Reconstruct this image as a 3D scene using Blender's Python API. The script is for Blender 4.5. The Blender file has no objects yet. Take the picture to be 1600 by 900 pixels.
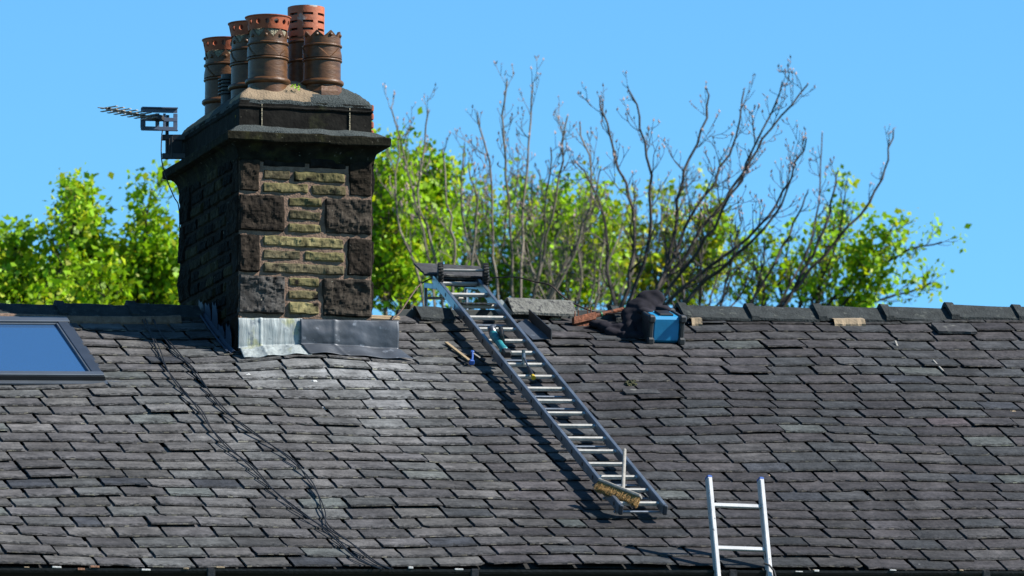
import bpy, bmesh, math, random
import numpy as np
from mathutils import Vector, Matrix, noise
R = math.radians
random.seed(7); rng = np.random.default_rng(7)
sc = bpy.context.scene
COL = sc.collection
V = Vector

# ------------------------------------------------------------------ camera, sky, sun, exposure
A = R(16.8)
F_PX = 12000.0; PITCH = R(8.3); CAMZ = 1.6
cam = bpy.data.cameras.new('camera'); camo = bpy.data.objects.new('camera', cam); COL.objects.link(camo)
cam.sensor_width = 36; cam.lens = 36*F_PX/1600; cam.clip_start = 1; cam.clip_end = 6000
camo.location = (0, 0, CAMZ); camo.rotation_euler = (R(90)+PITCH, 0, 0)
cam.dof.use_dof = True; cam.dof.focus_distance = 57; cam.dof.aperture_fstop = 6.3
sc.camera = camo
SUN_AZ = R(-9.5); SUN_EL = R(40)
sund = V((math.cos(SUN_AZ)*math.cos(SUN_EL), math.sin(SUN_AZ)*math.cos(SUN_EL), math.sin(SUN_EL)))
w = bpy.data.worlds.new('World'); sc.world = w; w.use_nodes = True
nt = w.node_tree; bg = nt.nodes['Background']
sky = nt.nodes.new('ShaderNodeTexSky'); sky.sky_type = 'NISHITA'; sky.sun_disc = False
sky.sun_elevation = SUN_EL; sky.sun_rotation = R(90)-SUN_AZ
sky.air_density = .85; sky.dust_density = 0.0; sky.ozone_density = 10.0; sky.altitude = 1000
wb = nt.nodes.new('ShaderNodeVectorMath'); wb.operation = 'MULTIPLY'; wb.inputs[1].default_value = (.80, 1.08, .92)   # camera's cool white balance
nt.links.new(sky.outputs[0], wb.inputs[0]); nt.links.new(wb.outputs[0], bg.inputs['Color'])
bg.inputs['Strength'].default_value = 0.1
sl = bpy.data.lights.new('sun', 'SUN'); sl.energy = 5.0; sl.angle = R(0.5); sl.color = (1, .955, .88)
so = bpy.data.objects.new('sun', sl); COL.objects.link(so)
so.rotation_euler = (-sund).to_track_quat('-Z', 'Y').to_euler()
vs = sc.view_settings; vs.view_transform = 'Standard'; vs.look = 'None'; vs.exposure = 1.16; vs.gamma = 1; vs.use_curve_mapping = False

# ------------------------------------------------------------------ view geometry
FW = V((0, math.cos(PITCH), math.sin(PITCH))); UPV = V((0, -math.sin(PITCH), math.cos(PITCH))); RX = V((1, 0, 0)); CP = V((0, 0, CAMZ))
def ray(px, py): return FW + RX*((px-800)/F_PX) + UPV*((450-py)/F_PX)
def at_y(px, py, Y):
    r = ray(px, py); return CP + r*(Y/r.y)
def prj(P):
    d = P-CP; f = d.dot(FW); return (800+F_PX*d.dot(RX)/f, 450-F_PX*d.dot(UPV)/f)
def bis(fn, lo, hi):
    flo = fn(lo)
    for _ in range(60):
        m = (lo+hi)/2; fm = fn(m)
        if (fm > 0) == (flo > 0): lo = m
        else: hi = m
    return (lo+hi)/2
U = V((math.cos(A), math.sin(A), 0)); BK = V((-math.sin(A), math.cos(A), 0)); Z = V((0, 0, 1))
def on_vplane(px, py, P0):         # ray meets the vertical plane through P0 that runs along U
    r = ray(px, py); k = (P0-CP).dot(BK)/r.dot(BK); return CP + r*k
G0 = at_y(800, 889, 53.5)
TANP = 0.4687
def wfun(W):
    P = G0+BK*W+Z*(TANP*W); return prj(P)[1]-497
W = bis(wfun, 2, 9); L = W/math.cos(math.atan(TANP))
Ga, Gb = on_vplane(0, 887, G0), on_vplane(1600, 892, G0)
Ra, Rb = on_vplane(0, 494, G0+BK*W), on_vplane(1600, 499, G0+BK*W)
k1 = (Gb-Ga).z/(Gb-Ga).dot(U); k2 = (Rb-Ra).z/(Rb-Ra).dot(U)
zG = Ga.z-k1*(Ga-G0).dot(U); zR = Ra.z-k2*(Ra-G0).dot(U)
def roof0(s, t):
    q = t/L; P = G0+U*s+BK*(W*q); P.z = (zG+k1*s)*(1-q)+(zR+k2*s)*q; return P
NRM = (U.cross(V(BK)*W+Z*(zR-zG))).normalized()
UPS = (roof0(2, L)-roof0(2, 0)).normalized()
def swell(s, t):
    h = .011*math.sin(s*1.3+.7)*math.cos(t*.9+.3)+.007*math.sin(s*3.1+t*1.7)+.006*math.sin(t*2.9-s*.8+2)
    h += .05*math.exp(-((s-SH[0])/.55)**2-((t-SH[1])/.45)**2)
    return h
SH = (-99, 0)
def roof(s, t, h=0): return roof0(s, t)+NRM*(h+(swell(s, t) if t <= L+.05 else 0))
def solve(px, py, h=0, flat=False):
    s, t = (px-800)/206, (889-py)/70
    fn = (lambda a, b: roof0(a, b)+NRM*h) if flat else (lambda a, b: roof(a, b, h))
    for _ in range(12):
        x, y = prj(fn(s, t)); e = 1e-3
        x1, y1 = prj(fn(s+e, t)); x2, y2 = prj(fn(s, t+e))
        a, b, c, d = (x1-x)/e, (x2-x)/e, (y1-y)/e, (y2-y)/e
        D = a*d-b*c; ex, ey = px-x, py-y
        s += (d*ex-b*ey)/D; t += (-c*ex+a*ey)/D
    return s, t
def rp(px, py, h=0, flat=False):
    s, t = solve(px, py, h, flat); return (roof0(s, t)+NRM*h) if flat else roof(s, t, h)
SH = solve(470, 572)
print('W', W, 'L', L, 'k', k1, k2, 'z', zG, zR)

# ------------------------------------------------------------------ mesh builder
class MB:
    def __init__(s): s.v = []; s.f = []; s.c = []; s.uv = []; s.m = []
    def vert(s, p): s.v.append(tuple(p)); return len(s.v)-1
    def face(s, idx, c=None, uv=None, m=0): s.f.append(tuple(idx)); s.c.append(c or (1, 1, 1)); s.uv.append(uv); s.m.append(m)
    def box(s, c, ax, ay, az, col=None, m=0, bev=0.0):      # half-vectors
        c = V(c)
        if bev:
            la, lb, lc = ax.length, ay.length, az.length; b = min(bev, la*.5, lb*.5, lc*.5)
            prof = [(lb-b, lc), (lb, lc-b), (lb, -lc+b), (lb-b, -lc), (-lb+b, -lc), (-lb, -lc+b), (-lb, lc-b), (-lb+b, lc)]
            ua, ub, uc = ax/la, ay/lb, az/lc; rings = []
            for xx, sh in ((-la, b), (-la+b, 0), (la-b, 0), (la, b)):
                rings.append([s.vert(c+ua*xx+ub*(y-math.copysign(sh, y))+uc*(z-math.copysign(sh, z))) for y, z in prof])
            for a, b2 in zip(rings, rings[1:]):
                for i in range(8): s.face((a[i], a[(i+1) % 8], b2[(i+1) % 8], b2[i]), col, None, m)
            s.face(rings[0][::-1], col, None, m); s.face(rings[-1], col, None, m); return
        i = [s.vert(c+ax*a+ay*b+az*d) for d in (-1, 1) for b in (-1, 1) for a in (-1, 1)]
        for q in ((0, 2, 3, 1), (4, 5, 7, 6), (0, 1, 5, 4), (2, 6, 7, 3), (1, 3, 7, 5), (0, 4, 6, 2)): s.face([i[k] for k in q], col, None, m)
    def tube(s, pts, r, n=8, r2=None, col=None, cap=True, m=0):
        pts = [V(p) for p in pts]; rings = []; N = len(pts); ref = None
        for k, p in enumerate(pts):
            d = (pts[min(k+1, N-1)]-pts[max(k-1, 0)]).normalized()
            if ref is None: ref = (V((0, 0, 1)) if abs(d.z) < .9 else V((1, 0, 0)))
            a = d.cross(ref).normalized(); b = a.cross(d).normalized(); ref = b
            if isinstance(r, (list, tuple)): rr = r[k]
            else: rr = r if r2 is None else r+(r2-r)*k/(N-1)
            rings.append([s.vert(p+(a*math.cos(2*math.pi*i/n)+b*math.sin(2*math.pi*i/n))*rr) for i in range(n)])
        for a, b in zip(rings, rings[1:]):
            for i in range(n): s.face((a[i], a[(i+1) % n], b[(i+1) % n], b[i]), col, None, m)
        if cap: s.face(rings[0][::-1], col, None, m); s.face(rings[-1], col, None, m)
    def lathe(s, c, prof, n=32, ax=Z, col=None, m=0, closed=False):
        c = V(c); ax = V(ax).normalized(); a = ax.orthogonal().normalized(); b = ax.cross(a); rings = []
        for r, z in prof: rings.append([s.vert(c+ax*z+(a*math.cos(2*math.pi*i/n)+b*math.sin(2*math.pi*i/n))*r) for i in range(n)])
        for p, q in zip(rings, rings[1:]):
            for i in range(n): s.face((p[i], p[(i+1) % n], q[(i+1) % n], q[i]), col, None, m)
        if not closed: s.face(rings[0][::-1], col, None, m); s.face(rings[-1], col, None, m)
    def prism(s, poly, ex, col=None, m=0):                # polygon of 3D points extruded by vector
        a = [s.vert(p) for p in poly]; b = [s.vert(V(p)+ex) for p in poly]; n = len(poly)
        s.face(a[::-1], col, None, m); s.face(b, col, None, m)
        for i in range(n): s.face((a[i], a[(i+1) % n], b[(i+1) % n], b[i]), col, None, m)
    def grid(s, fn, nu, nv, col=None, m=0):
        g = [[s.vert(fn(i/nu, j/nv)) for i in range(nu+1)] for j in range(nv+1)]
        for j in range(nv):
            for i in range(nu): s.face((g[j][i], g[j][i+1], g[j+1][i+1], g[j+1][i]), col(i/nu, j/nv) if callable(col) else col, None, m)
        return g
    def build(s, name, mats, parent=None, smooth=False, loc=None):
        me = bpy.data.meshes.new(name); o = bpy.data.objects.new(name, me); COL.objects.link(o)
        if parent is not None:
            o.parent = parent; off = V(parent['_wl']); 
        else:
            if loc is None:
                a = np.array(s.v); loc = V(((a[:, 0].min()+a[:, 0].max())/2, (a[:, 1].min()+a[:, 1].max())/2, a[:, 2].min()))
            off = V(loc); o.location = off
        o['_wl'] = tuple(off)
        va = np.array(s.v)-np.array(off)
        me.from_pydata(va.tolist(), [], s.f)
        ca = me.attributes.new('tint', 'FLOAT_COLOR', 'FACE')
        ca.data.foreach_set('color', np.array([tuple(c)+(1,) for c in s.c], dtype=np.float32).ravel())
        if any(u is not None for u in s.uv):
            ul = me.uv_layers.new(name='UVMap'); buf = []
            for f, u in zip(s.f, s.uv):
                buf.extend(u if u is not None else [(5, 5)]*len(f))
            ul.data.foreach_set('uv', np.array(buf, dtype=np.float32).ravel())
        for mt in (mats if isinstance(mats, (list, tuple)) else [mats]): me.materials.append(mt)
        me.polygons.foreach_set('material_index', s.m)
        if smooth: me.polygons.foreach_set('use_smooth', [True]*len(s.f))
        me.update()
        return o
def tag(o, label=None, cat=None, group=None, kind=None):
    for k, v_ in (('label', label), ('category', cat), ('group', group), ('kind', kind)):
        if v_: o[k] = v_
    return o
def thing(name, loc, label, cat, group=None):
    o = bpy.data.objects.new(name, None); o.empty_display_size = .1; COL.objects.link(o); o.location = loc; o['_wl'] = tuple(loc)
    return tag(o, label, cat, group)
def nz(p, sc_=1, oct=4): return noise.fractal(V(p)*sc_, 1.0, 2.0, oct)

# ------------------------------------------------------------------ materials
def mat(name, c=(.5, .5, .5), rough=.6, metal=0, var=.25, vs_=8, bump=.0, bs=40, attr=False, spots=(), spec=.5, aniso=None, detail=6):
    if not attr: c = tuple(v_*.52 for v_ in c)
    spots = [(tuple(v_*.52 for v_ in q[0]),)+tuple(q[1:]) for q in spots]
    m = bpy.data.materials.new(name); m.use_nodes = True; n = m.node_tree.nodes; l = m.node_tree.links
    p = n['Principled BSDF']; p.inputs['Roughness'].default_value = rough; p.inputs['Metallic'].default_value = metal
    p.inputs['Specular IOR Level'].default_value = spec
    tc = n.new('ShaderNodeTexCoord'); src = tc.outputs['Object']
    if aniso:
        mp = n.new('ShaderNodeMapping'); mp.inputs['Scale'].default_value = aniso; l.new(src, mp.inputs[0]); srcv = mp.outputs[0]
    else: srcv = src
    no = n.new('ShaderNodeTexNoise'); no.inputs['Scale'].default_value = vs_; no.inputs['Detail'].default_value = detail; l.new(srcv, no.inputs['Vector'])
    mr = n.new('ShaderNodeMapRange'); mr.inputs[1].default_value = .3; mr.inputs[2].default_value = .7; mr.inputs[3].default_value = 1-var; mr.inputs[4].default_value = 1+var
    l.new(no.outputs['Fac'], mr.inputs[0])
    vm = n.new('ShaderNodeVectorMath'); vm.operation = 'SCALE'; l.new(mr.outputs[0], vm.inputs['Scale'])
    if attr:
        at = n.new('ShaderNodeAttribute'); at.attribute_name = 'tint'; l.new(at.outputs['Color'], vm.inputs[0])
    else: vm.inputs[0].default_value = c
    col = vm.outputs[0]
    for k, (sc_, s_, th, soft) in enumerate(spots):
        n2 = n.new('ShaderNodeTexNoise'); n2.inputs['Scale'].default_value = s_; n2.inputs['Detail'].default_value = 5
        mp = n.new('ShaderNodeMapping'); mp.inputs['Location'].default_value = (3.1*k+1, 7.7*k, 2*k); l.new(src, mp.inputs[0]); l.new(mp.outputs[0], n2.inputs['Vector'])
        m2 = n.new('ShaderNodeMapRange'); m2.inputs[1].default_value = th; m2.inputs[2].default_value = th+soft; l.new(n2.outputs['Fac'], m2.inputs[0])
        mx = n.new('ShaderNodeMix'); mx.data_type = 'RGBA'; l.new(m2.outputs[0], mx.inputs[0]); l.new(col, mx.inputs[6]); mx.inputs[7].default_value = tuple(sc_)+(1,)
        col = mx.outputs[2]
    l.new(col, p.inputs['Base Color'])
    if bump:
        bn = n.new('ShaderNodeTexNoise'); bn.inputs['Scale'].default_value = bs; bn.inputs['Detail'].default_value = 8; l.new(srcv, bn.inputs['Vector'])
        b = n.new('ShaderNodeBump'); b.inputs['Strength'].default_value = bump; b.inputs['Distance'].default_value = .02; l.new(bn.outputs['Fac'], b.inputs['Height']); l.new(b.outputs[0], p.inputs['Normal'])
    m['p'] = 1
    return m
def slate_mat():
    m = mat('roof_slate', attr=True, rough=.75, var=.3, vs_=9, bump=.55, bs=26, spec=.16, spots=[((.3, .19, .02), 7, .79, .02)])
    n = m.node_tree.nodes; l = m.node_tree.links; p = n['Principled BSDF']
    src = p.inputs['Base Color'].links[0].from_socket
    uv = n.new('ShaderNodeUVMap'); uv.uv_map = 'UVMap'; sx = n.new('ShaderNodeSeparateXYZ'); l.new(uv.outputs[0], sx.inputs[0])
    # cloudy mineral / weather marks that follow the slate's own grain
    n1 = n.new('ShaderNodeTexNoise'); n1.inputs['Scale'].default_value = 5; n1.inputs['Detail'].default_value = 9; n1.inputs['Roughness'].default_value = .65
    mp = n.new('ShaderNodeMapping'); mp.inputs['Scale'].default_value = (1, 3.2, 1); l.new(uv.outputs[0], mp.inputs[0]); l.new(mp.outputs[0], n1.inputs['Vector'])
    r1 = n.new('ShaderNodeMapRange'); r1.inputs[1].default_value = .35; r1.inputs[2].default_value = .7; r1.inputs[3].default_value = .72; r1.inputs[4].default_value = 1.42; l.new(n1.outputs['Fac'], r1.inputs[0])
    vm = n.new('ShaderNodeVectorMath'); vm.operation = 'SCALE'; l.new(src, vm.inputs[0]); l.new(r1.outputs[0], vm.inputs['Scale'])
    # dark algae line growing up from the tail of every slate
    n2 = n.new('ShaderNodeTexNoise'); n2.inputs['Scale'].default_value = 30; n2.inputs['Detail'].default_value = 7; l.new(uv.outputs[0], n2.inputs['Vector'])
    ad = n.new('ShaderNodeMath'); ad.operation = 'MULTIPLY_ADD'; l.new(n2.outputs['Fac'], ad.inputs[0]); ad.inputs[1].default_value = -.2; l.new(sx.outputs['Y'], ad.inputs[2])
    r2 = n.new('ShaderNodeMapRange'); r2.inputs[1].default_value = -.085; r2.inputs[2].default_value = -.055; r2.inputs[3].default_value = .88; r2.inputs[4].default_value = 0; l.new(ad.outputs[0], r2.inputs[0])
    mx = n.new('ShaderNodeMix'); mx.data_type = 'RGBA'; l.new(r2.outputs[0], mx.inputs[0]); l.new(vm.outputs[0], mx.inputs[6]); mx.inputs[7].default_value = (.01, .01, .009, 1)
    # small pale lichen flecks
    n3 = n.new('ShaderNodeTexNoise'); n3.inputs['Scale'].default_value = 60; n3.inputs['Detail'].default_value = 3; l.new(uv.outputs[0], n3.inputs['Vector'])
    r3 = n.new('ShaderNodeMapRange'); r3.inputs[1].default_value = .72; r3.inputs[2].default_value = .78; l.new(n3.outputs['Fac'], r3.inputs[0])
    mz = n.new('ShaderNodeMix'); mz.data_type = 'RGBA'; l.new(r3.outputs[0], mz.inputs[0]); l.new(mx.outputs[2], mz.inputs[6]); mz.inputs[7].default_value = (.16, .16, .13, 1)
    # broad weathering that runs down the slope over many slates
    tc = n.new('ShaderNodeTexCoord'); mp4 = n.new('ShaderNodeMapping'); mp4.inputs['Rotation'].default_value = (0, 0, -A); mp4.inputs['Scale'].default_value = (2.6, .55, .55); l.new(tc.outputs['Object'], mp4.inputs[0])
    n4 = n.new('ShaderNodeTexNoise'); n4.inputs['Scale'].default_value = 1.1; n4.inputs['Detail'].default_value = 5; l.new(mp4.outputs[0], n4.inputs['Vector'])
    r4 = n.new('ShaderNodeMapRange'); r4.inputs[1].default_value = .35; r4.inputs[2].default_value = .68; r4.inputs[3].default_value = .84; r4.inputs[4].default_value = 1.3; l.new(n4.outputs['Fac'], r4.inputs[0])
    v4 = n.new('ShaderNodeVectorMath'); v4.operation = 'SCALE'; l.new(mz.outputs[2], v4.inputs[0]); l.new(r4.outputs[0], v4.inputs['Scale'])
    l.new(v4.outputs[0], p.inputs['Base Color'])
    return m
M = dict(
    slate=slate_mat(),
    loose=mat('loose_slate', (.075, .075, .078), .75, spec=.15, var=.35, vs_=12, bump=.4, bs=30, spots=[((.22, .22, .2), 9, .6, .1)]),
    underlay=mat('underlay', (.012, .012, .012), .9),
    stone=mat('weathered_stone', attr=True, rough=.9, var=.5, vs_=16, bump=.8, bs=22, spec=.08, spots=[((.012, .011, .01), 10, .57, .12), ((.36, .34, .27), 26, .72, .04)]),
    mortar=mat('mortar', (.3, .2, .145), .95, var=.3, vs_=20, bump=.5, bs=70, spec=.2),
    black_stone=mat('sooty_stone', (.016, .015, .013), .9, var=.5, vs_=9, bump=.35, bs=25, spec=.1, spots=[((.035, .037, .018), 6, .62, .12), ((.35, .22, .02), 8, .76, .03), ((.13, .12, .09), 18, .7, .05)]),
    cornice=mat('cornice_stone', (.022, .021, .014), .95, var=.5, vs_=12, bump=.45, bs=40, spec=.06, spots=[((.05, .05, .02), 7, .54, .15), ((.16, .15, .12), 30, .66, .05)]),
    shaded_mortar=mat('shaded_mortar', (.035, .029, .025), .95, var=.4, vs_=20, bump=.5, spec=.05),
    render=mat('sand_render', (.36, .27, .18), .95, var=.22, vs_=9, bump=.6, bs=60, spec=.15, spots=[((.2, .16, .11), 6, .62, .1)]),
    dark_render=mat('dark_render', (.075, .09, .09), .95, var=.35, vs_=60, bump=.7, bs=90, spec=.2),
    pot=mat('brown_glazed_clay', (.15, .068, .028), .42, var=.35, vs_=10, bump=.15, bs=30, spec=.3, aniso=(1, 1, 3)),
    crust=mat('lichened_mortar', (.4, .35, .24), .95, var=.5, vs_=60, bump=.8, bs=90),
    terra=mat('terracotta', (.52, .115, .035), .7, var=.22, vs_=14, bump=.15, bs=40, spots=[((.12, .03, .015), 9, .64, .08)]),
    terra_streak=mat('streaked_terracotta', (.55, .14, .05), .65, var=.2, vs_=14, bump=.15, bs=40, spots=[((.7, .62, .55), 5, .6, .04)]),
    lead_new=mat('grey_lead', (.10, .115, .14), .5, .4, var=.25, vs_=5, bump=.25, bs=9, spots=[((.3, .33, .38), 16, .64, .08)]),
    lead_old=mat('whitened_lead', (.42, .47, .47), .6, .1, var=.25, vs_=5, bump=.25, bs=9, aniso=(6, 6, .8), spots=[((.4, .42, .2), 6, .6, .12), ((.16, .2, .24), 13, .62, .1)]),
    lead_side=mat('side_lead', (.02, .04, .08), .7, 0, var=.3, vs_=6, bump=.3, bs=9),
    ridge=mat('ridge_clay', (.05, .057, .058), .85, spec=.12, var=.3, vs_=14, bump=.5, bs=60, spots=[((.11, .12, .11), 20, .6, .1), ((.1, .07, .02), 5, .74, .04)]),
    ridge_pale=mat('pale_ridge_clay', (.17, .17, .15), .85, var=.35, vs_=18, bump=.6, bs=50, spots=[((.05, .05, .05), 24, .55, .08)]),
    alu=mat('aluminium', (.42, .47, .53), .42, .85, var=.2, vs_=8, bump=.1, bs=12, spots=[((.15, .17, .2), 22, .66, .06)]),
    alu_bright=mat('bright_aluminium', (.72, .72, .73), .5, .25, var=.12, vs_=9, bump=.06, bs=20, spots=[((.06, .06, .07), 17, .665, .02)]),
    rung=mat('rung_metal', (.62, .6, .55), .5, .3, var=.18, vs_=9, bump=.1, bs=20),
    blue=mat('blue_plastic', (.02, .12, .5), .45, var=.15),
    black=mat('black_plastic', (.012, .012, .014), .5, var=.3),
    rubber=mat('tyre_rubber', (.018, .018, .018), .75, var=.3, bump=.3),
    gutter=mat('black_gutter', (.007, .0075, .009), .45, var=.5, vs_=7, bump=.2, spec=.3),
    cable=mat('black_cable', (.012, .012, .013), .55),
    copper=mat('brown_wire', (.11, .055, .03), .6, var=.3),
    rust=mat('rusty_iron', (.24, .07, .025), .85, var=.5, vs_=18, bump=.5, spots=[((.06, .02, .01), 14, .55, .1)]),
    wood=mat('pale_wood', (.42, .31, .18), .8, var=.25, vs_=12, aniso=(1, 8, 8)),
    grey_wood=mat('grey_wood', (.36, .34, .3), .8, var=.25, vs_=20, bump=.2),
    bristle=mat('bristle', (.62, .38, .14), .85, var=.5, vs_=60, bump=.4, bs=90),
    case_blue=mat('case_blue', (.015, .33, .66), .42, var=.15, vs_=10, spots=[((.5, .62, .68), 14, .68, .04)]),
    teal=mat('teal_plastic', (.03, .3, .34), .45, var=.3, vs_=30, spots=[((.35, .4, .4), 30, .6, .06)]),
    steel=mat('tool_steel', (.3, .31, .33), .35, .9, var=.3),
    yellow=mat('yellow_plastic', (.75, .5, .02), .45, var=.1),
    cloth=mat('dark_cloth', (.027, .025, .034), .95, var=.35, vs_=12, bump=.35, bs=9, spec=.15),
    frame=mat('window_frame', (.085, .1, .13), .42, .5, var=.12, vs_=5),
    frame_pale=mat('window_trim', (.2, .23, .27), .42, .6, var=.12, vs_=5),
    white=mat('white_stone', (.78, .78, .76), .8, var=.12, bump=.3),
    tan=mat('mortar_lump', (.45, .34, .22), .95, var=.25, bump=.5),
    rubble_red=mat('brick_crumb', (.35, .17, .1), .9, bump=.4),
    moss=mat('moss', (.05, .055, .015), .95, var=.6, vs_=40, bump=1, bs=60, spots=[((.16, .13, .05), 30, .56, .08)]),
    wall=mat('house_stone_wall', (.2, .17, .13), .9, var=.4, vs_=3, bump=.5),
    grass=mat('grass_ground', (.04, .07, .02), .95, var=.5, vs_=.6),
    bark=mat('pale_bark', (.24, .2, .15), .9, var=.5, vs_=3, bump=.5, bs=14),
    bark_dark=mat('dark_bark', (.07, .055, .045), .9, var=.5, vs_=3, bump=.5, bs=14),
    bud=mat('pink_bud', (.5, .34, .3), .7, var=.3),
)
def glass_mat():
    m = bpy.data.materials.new('roof_window_glass'); m.use_nodes = True; p = m.node_tree.nodes['Principled BSDF']
    p.inputs['Base Color'].default_value = (.03, .085, .2, 1); p.inputs['Metallic'].default_value = .22; p.inputs['Roughness'].default_value = .09
    p.inputs['Specular IOR Level'].default_value = .9; p.inputs['Coat Weight'].default_value = .6; p.inputs['Coat Roughness'].default_value = .02
    n = m.node_tree.nodes; l = m.node_tree.links
    no = n.new('ShaderNodeTexNoise'); no.inputs['Scale'].default_value = 2; b = n.new('ShaderNodeBump'); b.inputs['Strength'].default_value = .03
    l.new(no.outputs['Fac'], b.inputs['Height']); l.new(b.outputs[0], p.inputs['Normal'])
    return m
M['glass'] = glass_mat()
def leaf_mat(name, c):
    m = bpy.data.materials.new(name); m.use_nodes = True; n = m.node_tree.nodes; l = m.node_tree.links
    p = n['Principled BSDF']; p.inputs['Roughness'].default_value = .5; p.inputs['Specular IOR Level'].default_value = .3
    at = n.new('ShaderNodeAttribute'); at.attribute_name = 'tint'
    hv = n.new('ShaderNodeVectorMath'); hv.operation = 'MULTIPLY'; hv.inputs[1].default_value = c; l.new(at.outputs['Color'], hv.inputs[0])
    l.new(hv.outputs[0], p.inputs['Base Color'])
    t = n.new('ShaderNodeBsdfTranslucent'); l.new(hv.outputs[0], t.inputs['Color'])
    mx = n.new('ShaderNodeMixShader'); mx.inputs[0].default_value = .45; l.new(p.outputs[0], mx.inputs[1]); l.new(t.outputs[0], mx.inputs[2])
    l.new(mx.outputs[0], n['Material Output'].inputs['Surface']); return m
M['leaf'] = leaf_mat('spring_leaf', (.23, .43, .008)); M['leaf2'] = leaf_mat('deep_leaf', (.09, .21, .006)); M['leaf3'] = leaf_mat('olive_leaf', (.27, .41, .01))

# ------------------------------------------------------------------ ground
g = MB(); S_ = 3000
i = [g.vert((x, y, 0)) for x, y in ((-S_, -S_), (S_, -S_), (S_, S_), (-S_, S_))]; g.face(i)
tag(g.build('ground', M['grass'], loc=V((0, 0, 0))), kind='structure')

# ------------------------------------------------------------------ house
S0, S1 = -6.0, 7.6
house = thing('terraced_house', (G0+U*.8).to_tuple()[:2]+(0,), 'old stone terraced house with a weathered grey slate roof and tall chimney', 'house')
b = MB(); D2 = 2*W
def hp(s, d, z): P = G0+U*s+BK*d; P.z = z; return P
zr = lambda s: zR+k2*s; zg = lambda s: zG+k1*s
f0 = [hp(S0, .12, 0), hp(S1, .12, 0), hp(S1, .12, zg(S1)-.12), hp(S0, .12, zg(S0)-.12)]
b.face([b.vert(p) for p in f0])
b.face([b.vert(p) for p in (hp(S1, D2-.12, 0), hp(S0, D2-.12, 0), hp(S0, D2-.12, zg(S0)-.12), hp(S1, D2-.12, zg(S1)-.12))])
for s in (S0, S1): b.face([b.vert(p) for p in (hp(s, .12, 0), hp(s, D2-.12, 0), hp(s, D2-.12, zg(s)-.12), hp(s, W, zr(s)-.12), hp(s, .12, zg(s)-.12))])
b.build('wall', M['wall'], house)

# slates of the visible slope ------------------------------------------------
NC = 28; GA = L/NC; TH = .0115
rf = MB()
pal_r = [(.098, .086, .092), (.108, .095, .100), (.088, .079, .088), (.092, .096, .104), (.078, .086, .094), (.105, .098, .099), (.084, .076, .082)]
pal_l = [(.125, .115, .112), (.135, .128, .12), (.115, .108, .11), (.12, .125, .122), (.145, .135, .13), (.105, .105, .105), (.128, .12, .125)]
rs = random.Random(11)
def spot(s, t, px, py, rx, ry):
    a, b_ = SPOT[(px, py)]
    return math.exp(-((s-a)/rx)**2-((t-b_)/ry)**2)
SPOT = {k: solve(*k) for k in ((560, 590), (390, 590), (370, 700), (600, 640), (230, 640), (350, 780), (700, 690), (1000, 400))}
def slate_piece(mb, s0, s1, t0, ln, h0, h1, tilt, colr, chip, th=TH, mapf=roof, rag=1.0):
    w_ = s1-s0; pts = []
    nT = 9
    # closed outline: head-left, head-right, right side down, tail right->left, left side up
    out = [(0, ln), (w_, ln), (w_, ln*.66), (w_, ln*.45), (w_, ln*.28), (w_, ln*.14)]
    tail = [(w_*(1-k/nT), 0) for k in range(nT+1)]
    left = [(0, ln*.14), (0, ln*.28), (0, ln*.45), (0, ln*.66)]
    cut_r = rs.random() < chip; cut_l = rs.random() < chip; bite = rs.random() < chip*.35; bx = rs.uniform(.25, .75)*w_; bw = rs.uniform(.03, .07)
    cr, cl = rs.uniform(.015, .05), rs.uniform(.012, .04)
    n0 = len(out)+0
    allp = out+tail+left; top = []; bot = []
    uid = rs.uniform(0, 50)
    for k, (x, y) in enumerate(allp):
        tl = y < ln*.05
        if tl:
            if cut_r and x > w_-cr: y += (x-(w_-cr))*rs.uniform(.6, 1.1)
            if cut_l and x < cl: y += (cl-x)*rs.uniform(.6, 1.1)
            if bite and abs(x-bx) < bw: y += rs.uniform(.01, .03)
            y += rs.gauss(0, .0022)*rag
        if k >= 2 and not tl: x += rs.gauss(0, .0018)*rag
        insx = insy = 0
        c = rs.uniform(.0015, .0075)*rag
        if tl: insy = c*1.25
        if x < w_*.03: insx = c*.8
        elif x > w_*.97: insx = -c*.8
        top.append((x+insx, y+insy)); bot.append((x, y))
    def mp_(x, y, up):
        h = h0+(h1-h0)*(y/ln)+tilt*(x/w_-.5)+up
        return mapf(s0+x, t0+y, h)
    tv = [mb.vert(mp_(x, y, th)) for x, y in top]
    mv = [mb.vert(mp_(x, y, th*rs.uniform(.3, .6))) for x, y in bot]
    bv = [mb.vert(mp_(x+(.006 if x < w_*.03 else (-.006 if x > w_*.97 else 0)), y+(.014 if y < ln*.1 else 0), -.003)) for x, y in bot]
    n = len(tv)
    # the visible lower part of the top face is split in strips so that it bends with the roof
    mb.face(tv, colr, [(x+uid, y) for x, y in top])
    for k in range(n):
        j = (k+1) % n
        if k == 0: continue
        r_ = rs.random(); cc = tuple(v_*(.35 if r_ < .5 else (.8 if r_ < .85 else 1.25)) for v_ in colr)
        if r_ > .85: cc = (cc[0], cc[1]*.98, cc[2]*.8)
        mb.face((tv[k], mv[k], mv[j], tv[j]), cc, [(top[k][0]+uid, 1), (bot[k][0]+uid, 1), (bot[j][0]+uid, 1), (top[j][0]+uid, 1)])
        mb.face((mv[k], bv[k], bv[j], mv[j]), tuple(v_*.4 for v_ in colr), [(0, 1)]*4)
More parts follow.
